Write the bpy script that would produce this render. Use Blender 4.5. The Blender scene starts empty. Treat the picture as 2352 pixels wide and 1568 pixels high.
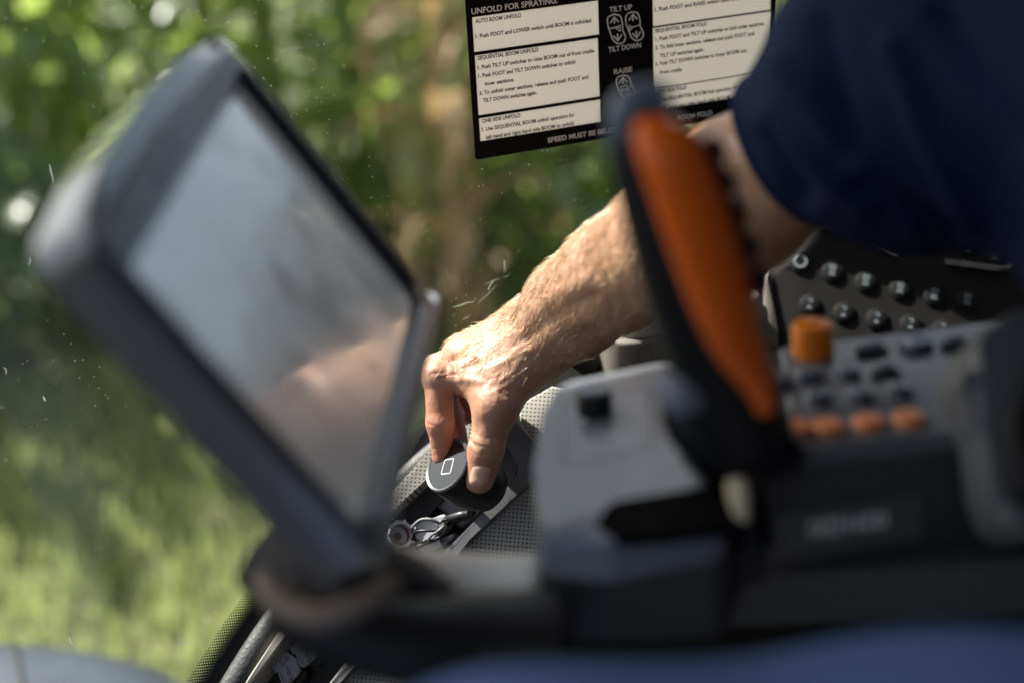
import bpy, bmesh, math, random
import numpy as np
from mathutils import Vector, Matrix
from mathutils.bvhtree import BVHTree

scene = bpy.context.scene
R_ = math.radians
CZ = 2.3                      # height of the camera above the ground outside
FPX = 3547.0                  # focal length in units of a 2352 px wide frame

# ---------------------------------------------------------------- camera
_x = np.array([.922, -.1955, .3347]); _z = np.array([-.053, -.919, -.390])
_z /= np.linalg.norm(_z); _x -= _z * (_x @ _z); _x /= np.linalg.norm(_x); _y = np.cross(_z, _x)
ROT = np.array([_x, _y, _z])  # camera (right, down, forward) -> world
CAM = np.array([0, 0, CZ])
right, down, fwd = ROT[:, 0], ROT[:, 1], ROT[:, 2]
cam_d = bpy.data.cameras.new('camera'); cam = bpy.data.objects.new('camera', cam_d)
scene.collection.objects.link(cam); scene.camera = cam
M4 = Matrix.Identity(4)
for i in range(3):
    M4[i][0] = right[i]; M4[i][1] = -down[i]; M4[i][2] = -fwd[i]; M4[i][3] = CAM[i]
cam.matrix_world = M4
cam_d.sensor_width = 36; cam_d.lens = 36 * FPX / 2352
cam_d.clip_start = .02; cam_d.clip_end = 400
cam_d.dof.use_dof = True; cam_d.dof.focus_distance = 1.175; cam_d.dof.aperture_fstop = 2.4
cam_d.dof.aperture_blades = 0

# ---------------------------------------------------------------- light
SUN_TO = Vector((-.36, .54, .76)).normalized()        # direction towards the sun
elev = math.asin(SUN_TO.z); azim = math.atan2(SUN_TO.x, SUN_TO.y)
w = bpy.data.worlds.new('World'); scene.world = w; w.use_nodes = True
nt = w.node_tree; bg = nt.nodes['Background']
sky = nt.nodes.new('ShaderNodeTexSky'); sky.sky_type = 'NISHITA'; sky.sun_disc = False
sky.sun_elevation = elev; sky.sun_rotation = azim; sky.air_density = .8; sky.dust_density = 4.0; sky.ozone_density = .8
# broken white cloud over the clear sky
wtc = nt.nodes.new('ShaderNodeTexCoord'); wn = nt.nodes.new('ShaderNodeTexNoise'); wn.inputs['Scale'].default_value = 3.0; wn.inputs['Detail'].default_value = 4; wn.inputs['Roughness'].default_value = .6
wm = nt.nodes.new('ShaderNodeMapping'); wm.inputs['Scale'].default_value = (1, 1, 2.2); nt.links.new(wtc.outputs['Generated'], wm.inputs[0]); nt.links.new(wm.outputs[0], wn.inputs['Vector'])
wr = nt.nodes.new('ShaderNodeMapRange'); wr.inputs['From Min'].default_value = .46; wr.inputs['From Max'].default_value = .66; wr.interpolation_type = 'SMOOTHSTEP'; nt.links.new(wn.outputs[0], wr.inputs['Value'])
wx = nt.nodes.new('ShaderNodeMix'); wx.data_type = 'RGBA'; wx.inputs[7].default_value = (10, 10.2, 10.6, 1)
nt.links.new(wr.outputs[0], wx.inputs[0]); nt.links.new(sky.outputs[0], wx.inputs[6]); nt.links.new(wx.outputs[2], bg.inputs[0]); bg.inputs[1].default_value = .075
sd = bpy.data.lights.new('sun', 'SUN'); sd.energy = 5.0; sd.angle = R_(.53); sd.color = (1, .955, .885)
sun = bpy.data.objects.new('sun', sd); scene.collection.objects.link(sun)
sun.rotation_euler = (-SUN_TO).to_track_quat('-Z', 'Y').to_euler()
scene.view_settings.view_transform = 'Standard'; scene.view_settings.look = 'None'
scene.view_settings.exposure = 1.62; scene.view_settings.gamma = 1
scene.cycles.use_denoising = True
scene.cycles.max_bounces = 10; scene.cycles.transparent_max_bounces = 24
scene.cycles.sample_clamp_indirect = 6
scene.cycles.blur_glossy = .5

# ---------------------------------------------------------------- helpers
def W(px, py, d):
    return ROT @ (np.array([(px - 1176) / FPX, (py - 784) / FPX, 1.]) * d) + CAM
def pix(pts):
    v = (np.asarray(pts, float) - CAM) @ ROT
    return np.stack([1176 + FPX * v[..., 0] / v[..., 2], 784 + FPX * v[..., 1] / v[..., 2], v[..., 2]], -1)
def hit(px, py, O, n):
    r = ROT @ np.array([(px - 1176) / FPX, (py - 784) / FPX, 1.])
    return CAM + r * (((np.asarray(O) - CAM) @ n) / (r @ n))
def nz(v): v = np.asarray(v, float); return v / np.linalg.norm(v)

class Fr:
    """a local frame in the world: origin and three axes"""
    def __init__(s, O, ex, ez):
        s.O = np.asarray(O, float); s.ez = nz(ez); ex = np.asarray(ex, float)
        s.ex = nz(ex - s.ez * (ex @ s.ez)); s.ey = np.cross(s.ez, s.ex)
    def mat(s):
        m = Matrix.Identity(4)
        for i in range(3):
            m[i][0] = s.ex[i]; m[i][1] = s.ey[i]; m[i][2] = s.ez[i]; m[i][3] = s.O[i]
        return m
    def P(s, a, b, c=0): return s.O + s.ex * a + s.ey * b + s.ez * c
    def loc(s, p): p = np.asarray(p) - s.O; return np.array([p @ s.ex, p @ s.ey, p @ s.ez])
    def px(s, x, y, c=0):
        """local (a,b) where the line of sight of a photo point meets the frame's plane at height c"""
        q = s.loc(hit(x, y, s.O + s.ez * c, s.ez)); return (q[0], q[1])

def nmat(name, col, rough=.5, metal=0, noise=.08, nscale=60, bump=0, bscale=400, spec=.5, coat=0, sss=0, sheen=0, col2=None, rvar=.1):
    m = bpy.data.materials.new(name); m.use_nodes = True
    n, l = m.node_tree.nodes, m.node_tree.links
    b = n['Principled BSDF']
    tc = n.new('ShaderNodeTexCoord')
    tx = n.new('ShaderNodeTexNoise'); tx.inputs['Scale'].default_value = nscale; tx.inputs['Detail'].default_value = 5
    l.new(tc.outputs['Object'], tx.inputs['Vector'])
    mx = n.new('ShaderNodeMix'); mx.data_type = 'RGBA'
    c = col
    if col2 is None:
        c1 = tuple(max(0, v * (1 - noise)) for v in c); c2 = tuple(min(1, v * (1 + noise)) for v in c)
    else: c1, c2 = col, col2
    mx.inputs[6].default_value = (*c1, 1); mx.inputs[7].default_value = (*c2, 1)
    l.new(tx.outputs[0], mx.inputs[0]); l.new(mx.outputs[2], b.inputs['Base Color'])
    b.inputs['Metallic'].default_value = metal; b.inputs['Specular IOR Level'].default_value = spec
    b.inputs['Coat Weight'].default_value = coat
    mr = n.new('ShaderNodeMapRange'); mr.inputs['To Min'].default_value = max(.02, rough - rvar); mr.inputs['To Max'].default_value = min(1, rough + rvar)
    l.new(tx.outputs[0], mr.inputs['Value']); l.new(mr.outputs[0], b.inputs['Roughness'])
    if sss:
        b.inputs['Subsurface Weight'].default_value = sss; b.inputs['Subsurface Radius'].default_value = (.9, .32, .15); b.inputs['Subsurface Scale'].default_value = .009
    if sheen: b.inputs['Sheen Weight'].default_value = sheen
    if bump:
        t2 = n.new('ShaderNodeTexNoise'); t2.inputs['Scale'].default_value = bscale; t2.inputs['Detail'].default_value = 3
        l.new(tc.outputs['Object'], t2.inputs['Vector'])
        bp = n.new('ShaderNodeBump'); bp.inputs['Strength'].default_value = bump; bp.inputs['Distance'].default_value = .0008
        l.new(t2.outputs[0], bp.inputs['Height']); l.new(bp.outputs[0], b.inputs['Normal'])
    return m

def tag(o, label=None, cat=None, group=None, kind=None):
    if label: o['label'] = label
    if cat: o['category'] = cat
    if group: o['group'] = group
    if kind: o['kind'] = kind
    return o
def put(o, parent=None):
    scene.collection.objects.link(o)
    if parent is not None:
        o.parent = parent
        o.matrix_parent_inverse = parent.matrix_world.inverted()
    return o
def empty(name, loc, label, cat, group=None):
    o = bpy.data.objects.new(name, None); o.empty_display_size = .02
    o.matrix_world = Matrix.Translation(Vector(loc)); put(o)
    return tag(o, label, cat, group)
def mesh(name, verts, faces, mat, parent=None, frame=None, smooth=True, auto=None):
    me = bpy.data.meshes.new(name); me.from_pydata([tuple(map(float, v)) for v in verts], [], [tuple(map(int, f)) for f in faces]); me.validate(); me.update()
    return link_me(name, me, mat, parent, frame, smooth, auto)
def link_me(name, me, mat, parent=None, frame=None, smooth=True, auto=None):
    for m in (mat if isinstance(mat, list) else [mat]): me.materials.append(m)
    if smooth: me.polygons.foreach_set('use_smooth', [True] * len(me.polygons))
    if smooth and auto: me.set_sharp_from_angle(angle=R_(auto))
    o = bpy.data.objects.new(name, me)
    if frame is not None: o.matrix_world = frame.mat()
    return put(o, parent)
def bm_obj(name, bm, mat, parent=None, frame=None, auto=40):
    bmesh.ops.recalc_face_normals(bm, faces=bm.faces)
    me = bpy.data.meshes.new(name); bm.to_mesh(me); bm.free()
    return link_me(name, me, mat, parent, frame, True, auto)

def add_prism(bm, pts, z0, z1, bevel=0, seg=3, taper=0):
    """outline extruded from z0 to z1 (z1 is the face with the bevel)"""
    c = np.mean(np.array(pts), 0)
    bot = [bm.verts.new((*(c + (np.array(p) - c) * (1 - taper)), z0)) for p in pts]
    top = [bm.verts.new((p[0], p[1], z1)) for p in pts]
    n = len(pts); new = []
    ft = bm.faces.new(top); bm.faces.new(bot[::-1])
    for i in range(n): bm.faces.new((bot[i], bot[(i + 1) % n], top[(i + 1) % n], top[i]))
    if bevel:
        es = list(ft.edges)
        bmesh.ops.bevel(bm, geom=es, offset=bevel, segments=seg, affect='EDGES', profile=.5)
def round_poly(pts, r, seg=6):
    """round the corners of a polygon; r is one radius or a list"""
    out = []; n = len(pts)
    for i in range(n):
        p = np.array(pts[i], float); a = np.array(pts[i - 1], float); b = np.array(pts[(i + 1) % n], float)
        rr = r[i] if isinstance(r, (list, tuple)) else r
        if rr <= 0: out.append(tuple(p)); continue
        u, v = nz(a - p), nz(b - p); ang = math.acos(max(-1, min(1, u @ v)))
        t = min(rr / math.tan(ang / 2), .49 * np.linalg.norm(a - p), .49 * np.linalg.norm(b - p))
        q0, q2 = p + u * t, p + v * t
        for k in range(seg + 1):
            s = k / seg; out.append(tuple((1 - s) ** 2 * q0 + 2 * s * (1 - s) * (p * .72 + .14 * (q0 + q2)) + s * s * q2))
    return out
def prism(name, pts, z0, z1, mat, parent=None, frame=None, bevel=0, seg=3, taper=0):
    bm = bmesh.new(); add_prism(bm, pts, z0, z1, bevel, seg, taper); return bm_obj(name, bm, mat, parent, frame)
def rect_pts(x0, y0, x1, y1): return [(x0, y0), (x1, y0), (x1, y1), (x0, y1)]

def catmull(P, n):
    P = np.asarray(P, float); P = np.vstack([2 * P[0] - P[1], P, 2 * P[-1] - P[-2]]); out = []
    m = len(P) - 3
    for i in range(m):
        p0, p1, p2, p3 = P[i:i + 4]
        for k in range(n):
            t = k / n
            out.append(.5 * ((2 * p1) + (-p0 + p2) * t + (2 * p0 - 5 * p1 + 4 * p2 - p3) * t * t + (-p0 + 3 * p1 - 3 * p2 + p3) * t ** 3))
    out.append(P[-2]); return np.array(out)
def tube_vf(P, rad, seg=10, up=None, r2=None, cap=True):
    """tube along P with radius rad (list); with up and r2 the section is an ellipse: rad across, r2 along up"""
    P = np.asarray(P, float); n = len(P); rad = np.broadcast_to(rad, (n,)); r2 = rad if r2 is None else np.broadcast_to(r2, (n,))
    T = np.gradient(P, axis=0); V = []; F = []
    u = np.array([0, 0, 1.]) if up is None else np.asarray(up, float)
    if up is None and abs(nz(T[0]) @ u) > .9: u = np.array([1., 0, 0])
    for i in range(n):
        t = nz(T[i]); a = nz(np.cross(t, u)); b = np.cross(a, t)
        if up is None: u = b
        for k in range(seg):
            th = 2 * math.pi * k / seg
            V.append(P[i] + a * math.cos(th) * rad[i] + b * math.sin(th) * r2[i])
    for i in range(n - 1):
        for k in range(seg):
            F.append((i * seg + k, i * seg + (k + 1) % seg, (i + 1) * seg + (k + 1) % seg, (i + 1) * seg + k))
    if cap:
        V += [P[0], P[-1]]
        for k in range(seg):
            F.append((n * seg, (k + 1) % seg, k)); F.append((n * seg + 1, (n - 1) * seg + k, (n - 1) * seg + (k + 1) % seg))
    return V, F
def tube(name, P, rad, mat, parent=None, seg=10, up=None, r2=None, smooth_n=0, auto=60):
    P = np.asarray(P, float)
    if smooth_n:
        k = len(P); rad = np.broadcast_to(rad, (k,)).astype(float); q = np.column_stack([P, rad, rad if r2 is None else np.broadcast_to(r2, (k,))])
        q = catmull(q, smooth_n); P = q[:, :3]; rad = q[:, 3]; r2 = None if r2 is None else q[:, 4]
    V, F = tube_vf(P, rad, seg, up, r2)
    return mesh(name, V, F, mat, parent, auto=auto)
def lathe(name, frame, prof, mat, parent=None, seg=40, sx=1., sy=1., auto=35):
    """profile of (radius, height) turned about the frame's z"""
    V = []; F = []; n = len(prof)
    for r, z in prof:
        for k in range(seg):
            a = 2 * math.pi * k / seg; V.append((r * math.cos(a) * sx, r * math.sin(a) * sy, z))
    for i in range(n - 1):
        for k in range(seg): F.append((i * seg + k, i * seg + (k + 1) % seg, (i + 1) * seg + (k + 1) % seg, (i + 1) * seg + k))
    F.append(tuple(range(seg))[::-1]); F.append(tuple((n - 1) * seg + k for k in range(seg)))
    return mesh(name, V, F, mat, parent, frame, auto=auto)
def join_vf(parts):
    V = []; F = []
    for v, f in parts:
        o = len(V); V += list(v); F += [tuple(i + o for i in q) for q in f]
    return V, F
def ribbon_vf(pts, w, z=0, closed=False):
    """flat stroke of width w along 2-d points"""
    P = [np.array(p, float) for p in pts]
    if closed: P = P + [P[0]]
    V = []; F = []
    n = len(P)
    for i in range(n):
        a = P[i - 1] if i else (P[-2] if closed else P[0]); b = P[i + 1] if i < n - 1 else (P[1] if closed else P[-1])
        t = nz(b - a); q = np.array([-t[1], t[0]]) * w / 2
        V += [(*(P[i] + q), z), (*(P[i] - q), z)]
    for i in range(n - 1): F.append((2 * i, 2 * i + 1, 2 * i + 3, 2 * i + 2))
    return V, F
_tc = {}
def text_vf(s, x, y, width=None, height=.005, z=0, bold=.0, align='LEFT'):
    """lettering as flat faces: capitals of the given height, stretched to the given width"""
    cu = bpy.data.curves.new('t', 'FONT'); cu.body = s; cu.size = 1; cu.offset = bold; cu.resolution_u = 3; cu.align_x = align
    o = bpy.data.objects.new('t', cu); scene.collection.objects.link(o)
    dg = bpy.context.evaluated_depsgraph_get(); dg.update()
    me = bpy.data.meshes.new_from_object(o.evaluated_get(dg))
    V = np.array([v.co[:] for v in me.vertices]); F = [tuple(p.vertices) for p in me.polygons]
    bpy.data.objects.remove(o); bpy.data.curves.remove(cu); bpy.data.meshes.remove(me)
    sy = height / .729
    V[:, 0] -= V[:, 0].min()
    sx = width / V[:, 0].max() if width else sy
    return [(x + v[0] * sx, y + v[1] * sy, z) for v in V], F
# ---------------------------------------------------------------- materials
def leaf_mat(name, c1, c2, rough=.35, trans=.4, tcol=(.16, .28, .02), nscale=4, coat=0):
    m = bpy.data.materials.new(name); m.use_nodes = True
    n, l = m.node_tree.nodes, m.node_tree.links; b = n['Principled BSDF']
    oi = n.new('ShaderNodeObjectInfo'); tc = n.new('ShaderNodeTexCoord')
    tx = n.new('ShaderNodeTexNoise'); tx.inputs['Scale'].default_value = nscale
    l.new(tc.outputs['Object'], tx.inputs['Vector'])
    ad = n.new('ShaderNodeMath'); ad.operation = 'MULTIPLY_ADD'; ad.inputs[1].default_value = .5
    l.new(oi.outputs['Random'], ad.inputs[0]); l.new(tx.outputs[0], ad.inputs[2])
    su = n.new('ShaderNodeMath'); su.operation = 'SUBTRACT'; su.inputs[1].default_value = .25; l.new(ad.outputs[0], su.inputs[0])
    mx = n.new('ShaderNodeMix'); mx.data_type = 'RGBA'; mx.inputs[6].default_value = (*c1, 1); mx.inputs[7].default_value = (*c2, 1)
    l.new(su.outputs[0], mx.inputs[0]); l.new(mx.outputs[2], b.inputs['Base Color'])
    b.inputs['Roughness'].default_value = rough; b.inputs['Specular IOR Level'].default_value = .9; b.inputs['Coat Weight'].default_value = coat; b.inputs['Coat Roughness'].default_value = .33
    tr = n.new('ShaderNodeBsdfTranslucent'); tr.inputs[0].default_value = (*tcol, 1)
    ms = n.new('ShaderNodeMixShader'); ms.inputs[0].default_value = trans
    l.new(b.outputs[0], ms.inputs[1]); l.new(tr.outputs[0], ms.inputs[2]); l.new(ms.outputs[0], n['Material Output'].inputs[0])
    return m
MT = {}
MT['dark'] = nmat('dark plastic', (.011, .0105, .0105), .55, spec=.3, bump=.25, bscale=900)
MT['black'] = nmat('black plastic', (.006, .006, .0065), .38, spec=.4, bump=.1, bscale=800)
MT['black_soft'] = nmat('black rubber', (.012, .012, .013), .6, bump=.3, bscale=500)
MT['grey'] = nmat('grey plastic', (.135, .14, .15), .33, noise=.04, bump=.12, bscale=1200)
MT['lightgrey'] = nmat('light grey plastic', (.20, .215, .245), .34, noise=.04, bump=.12, bscale=1200)
MT['midgrey'] = nmat('mid grey plastic', (.115, .115, .12), .5, bump=.35, bscale=1100)
MT['conn'] = nmat('pale grey plastic', (.42, .43, .45), .45, noise=.1)
MT['beige'] = nmat('warm grey plastic', (.36, .33, .29), .55, noise=.06, bump=.25, bscale=1000)
MT['taupe'] = nmat('taupe plastic', (.15, .135, .115), .6, noise=.12, bump=.5, bscale=700)
MT['orange'] = nmat('orange plastic', (.95, .155, .008), .35, noise=.05)
MT['orange_knob'] = nmat('amber plastic', (.82, .21, .010), .3, noise=.05)
MT['orange_soft'] = nmat('pale orange rubber', (.78, .27, .11), .32, noise=.05)
MT['white_ink'] = nmat('white ink', (.78, .76, .70), .6, noise=.02)
MT['dim_ink'] = nmat('grey ink', (.34, .37, .41), .5, noise=.02)
MT['chrome'] = nmat('brushed chrome', (.6, .6, .6), .25, metal=1)
MT['black_ink'] = nmat('black ink', (.012, .011, .011), .6, noise=.02)
MT['label_white'] = leaf_mat('cream label stock', (.78, .75, .67), (.80, .77, .69), .55, .6, (.56, .54, .51), 200)
MT['label_black'] = nmat('black label print', (.006, .0045, .005), .7, noise=.1, spec=.06)
MT['shirt'] = nmat('navy cotton', (.0085, .0145, .046), .9, spec=.1, noise=.25, nscale=30, bump=.5, bscale=1500)
MT['trousers'] = nmat('blue work cotton', (.065, .105, .235), .85, spec=.15, noise=.15, nscale=25, bump=.5, bscale=900)
MT['fender'] = nmat('grey blue paint', (.035, .042, .056), .4, noise=.15, nscale=6)
MT['nail'] = nmat('nail', (.56, .34, .26), .28, noise=.06, sss=.3)
MT['hair'] = nmat('arm hair', (.66, .47, .28), .28, noise=.3, spec=.9)
MT['head_hair'] = nmat('head hair', (.06, .035, .02), .5, noise=.3)
MT['headliner'] = nmat('grey headliner', (.32, .32, .32), .9)
MT['floor'] = nmat('rubber mat', (.02, .02, .02), .8)
MT['key_ink'] = nmat('keypad ink', (.22, .25, .28), .5, noise=.02)
MT['bracket'] = nmat('bracket grey', (.56, .56, .56), .45, noise=.05)
MT['keycap'] = nmat('keycap', (.009, .009, .009), .6, spec=.25)
MT['btn'] = nmat('button black', (.085, .10, .13), .22, spec=.7)
MT['ledge'] = nmat('charcoal plastic', (.11, .11, .112), .45, noise=.08)
MT['flank'] = nmat('dark grey plastic', (.060, .059, .060), .5, noise=.1)
MT['slot_shade'] = nmat('slot shade black', (.004, .004, .004), .9, spec=.05)
MT['levergrey'] = nmat('lever grey', (.13, .135, .14), .4, noise=.05)
MT['soil'] = nmat('soil', (.055, .045, .025), .95, nscale=3, col2=(.06, .08, .02))

def skin_mat():
    m = bpy.data.materials.new('skin'); m.use_nodes = True
    n, l = m.node_tree.nodes, m.node_tree.links; b = n['Principled BSDF']
    tc = n.new('ShaderNodeTexCoord')
    t1 = n.new('ShaderNodeTexNoise'); t1.inputs['Scale'].default_value = 38; t1.inputs['Detail'].default_value = 6; t1.inputs['Roughness'].default_value = .65
    l.new(tc.outputs['Object'], t1.inputs['Vector'])
    cr = n.new('ShaderNodeValToRGB'); e = cr.color_ramp.elements
    e[0].position = .3; e[0].color = (.30, .145, .085, 1); e[1].position = .72; e[1].color = (.49, .295, .20, 1)
    l.new(t1.outputs[0], cr.inputs[0])
    at = n.new('ShaderNodeAttribute'); at.attribute_name = 'ruddy'
    mx = n.new('ShaderNodeMix'); mx.data_type = 'RGBA'; mx.inputs[7].default_value = (.46, .16, .10, 1)
    l.new(at.outputs['Fac'], mx.inputs[0]); l.new(cr.outputs[0], mx.inputs[6]); l.new(mx.outputs[2], b.inputs['Base Color'])
    b.inputs['Roughness'].default_value = .46; b.inputs['Specular IOR Level'].default_value = .4
    b.inputs['Subsurface Weight'].default_value = .45; b.inputs['Subsurface Radius'].default_value = (1, .3, .14); b.inputs['Subsurface Scale'].default_value = .004
    v = n.new('ShaderNodeTexVoronoi'); v.inputs['Scale'].default_value = 620; v.feature = 'DISTANCE_TO_EDGE'
    l.new(tc.outputs['Object'], v.inputs['Vector'])
    t2 = n.new('ShaderNodeTexNoise'); t2.inputs['Scale'].default_value = 260; t2.inputs['Detail'].default_value = 4
    l.new(tc.outputs['Object'], t2.inputs['Vector'])
    ad = n.new('ShaderNodeMath'); ad.operation = 'MULTIPLY_ADD'; ad.inputs[1].default_value = .6
    l.new(v.outputs[0], ad.inputs[0]); l.new(t2.outputs[0], ad.inputs[2])
    bp = n.new('ShaderNodeBump'); bp.inputs['Strength'].default_value = .4; bp.inputs['Distance'].default_value = .0012
    l.new(ad.outputs[0], bp.inputs['Height']); l.new(bp.outputs[0], b.inputs['Normal'])
    return m
MT['skin'] = skin_mat()

MT['maize'] = leaf_mat('maize leaf', (.030, .060, .010), (.085, .14, .02), .34, .48, (.42, .54, .13), coat=.0)
MT['stalk'] = leaf_mat('maize stalk', (.10, .14, .03), (.16, .18, .05), .5, .1)
MT['standin'] = leaf_mat('dry maize', (.34, .22, .10), (.42, .29, .15), .6, .35, (.5, .33, .16))
MT['tassel'] = leaf_mat('tassel', (.40, .32, .15), (.5, .4, .2), .7, .3, (.4, .3, .1))
MT['grass'] = leaf_mat('grass blade', (.19, .215, .085), (.31, .31, .15), .5, .45, (.36, .42, .16), 1.2)

def dots_mat(name, base, hole, pitch, rad, rough=.6):
    """staggered lattice of punched holes in the object's own x and y"""
    m = bpy.data.materials.new(name); m.use_nodes = True
    n, l = m.node_tree.nodes, m.node_tree.links; b = n['Principled BSDF']
    tc = n.new('ShaderNodeTexCoord')
    def cell(off):
        a = n.new('ShaderNodeVectorMath'); a.operation = 'MULTIPLY_ADD'
        a.inputs[1].default_value = (1 / pitch, 1 / pitch, 0); a.inputs[2].default_value = (off, off, 0)
        l.new(tc.outputs['Object'], a.inputs[0])
        f = n.new('ShaderNodeVectorMath'); f.operation = 'FRACTION'; l.new(a.outputs[0], f.inputs[0])
        s = n.new('ShaderNodeVectorMath'); s.operation = 'SUBTRACT'; s.inputs[1].default_value = (.5, .5, 0); l.new(f.outputs[0], s.inputs[0])
        k = n.new('ShaderNodeVectorMath'); k.operation = 'LENGTH'; l.new(s.outputs[0], k.inputs[0]); return k.outputs['Value']
    mi = n.new('ShaderNodeMath'); mi.operation = 'MINIMUM'; l.new(cell(0), mi.inputs[0]); l.new(cell(.5), mi.inputs[1])
    mr = n.new('ShaderNodeMapRange'); mr.inputs['From Min'].default_value = rad / pitch * .85; mr.inputs['From Max'].default_value = rad / pitch * 1.15
    l.new(mi.outputs[0], mr.inputs['Value'])
    tx = n.new('ShaderNodeTexNoise'); tx.inputs['Scale'].default_value = 50; tx.inputs['Detail'].default_value = 6; l.new(tc.outputs['Object'], tx.inputs['Vector'])
    m2 = n.new('ShaderNodeMix'); m2.data_type = 'RGBA'; m2.inputs[6].default_value = (*[v * .86 for v in base], 1); m2.inputs[7].default_value = (*[v * 1.12 for v in base], 1); l.new(tx.outputs[0], m2.inputs[0])
    mx = n.new('ShaderNodeMix'); mx.data_type = 'RGBA'; mx.inputs[6].default_value = (*hole, 1); l.new(m2.outputs[2], mx.inputs[7])
    l.new(mr.outputs[0], mx.inputs[0]); l.new(mx.outputs[2], b.inputs['Base Color']); b.inputs['Roughness'].default_value = rough
    bp = n.new('ShaderNodeBump'); bp.inputs['Strength'].default_value = .6; bp.inputs['Distance'].default_value = .001; l.new(mr.outputs[0], bp.inputs['Height']); l.new(bp.outputs[0], b.inputs['Normal'])
    return m
MT['perf'] = dots_mat('perforated vinyl', (.36, .34, .30), (.012, .011, .01), .0046, .00072)

def frit_mat(w):
    """black ceramic dots on glass, shrinking away from the edge (local y from 0 to w)"""
    m = bpy.data.materials.new('frit dots'); m.use_nodes = True
    n, l = m.node_tree.nodes, m.node_tree.links; b = n['Principled BSDF']; b.inputs['Base Color'].default_value = (.006, .006, .006, 1); b.inputs['Roughness'].default_value = .4
    tc = n.new('ShaderNodeTexCoord'); pitch = .0026
    def cell(off):
        a = n.new('ShaderNodeVectorMath'); a.operation = 'MULTIPLY_ADD'; a.inputs[1].default_value = (1 / pitch, 1 / pitch, 0); a.inputs[2].default_value = (off, off, 0)
        l.new(tc.outputs['UV'], a.inputs[0])
        f = n.new('ShaderNodeVectorMath'); f.operation = 'FRACTION'; l.new(a.outputs[0], f.inputs[0])
        s = n.new('ShaderNodeVectorMath'); s.operation = 'SUBTRACT'; s.inputs[1].default_value = (.5, .5, 0); l.new(f.outputs[0], s.inputs[0])
        k = n.new('ShaderNodeVectorMath'); k.operation = 'LENGTH'; l.new(s.outputs[0], k.inputs[0]); return k.outputs['Value']
    mi = n.new('ShaderNodeMath'); mi.operation = 'MINIMUM'; l.new(cell(0), mi.inputs[0]); l.new(cell(.5), mi.inputs[1])
    sx = n.new('ShaderNodeSeparateXYZ'); l.new(tc.outputs['UV'], sx.inputs[0])
    mr = n.new('ShaderNodeMapRange'); mr.inputs['From Max'].default_value = w; mr.inputs['To Min'].default_value = .47; mr.inputs['To Max'].default_value = .2; l.new(sx.outputs[1], mr.inputs['Value'])
    lt = n.new('ShaderNodeMath'); lt.operation = 'LESS_THAN'; l.new(mi.outputs[0], lt.inputs[0]); l.new(mr.outputs[0], lt.inputs[1])
    tr = n.new('ShaderNodeBsdfTransparent'); ms = n.new('ShaderNodeMixShader'); l.new(lt.outputs[0], ms.inputs[0]); l.new(tr.outputs[0], ms.inputs[1]); l.new(b.outputs[0], ms.inputs[2]); l.new(ms.outputs[0], n['Material Output'].inputs[0])
    return m

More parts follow.
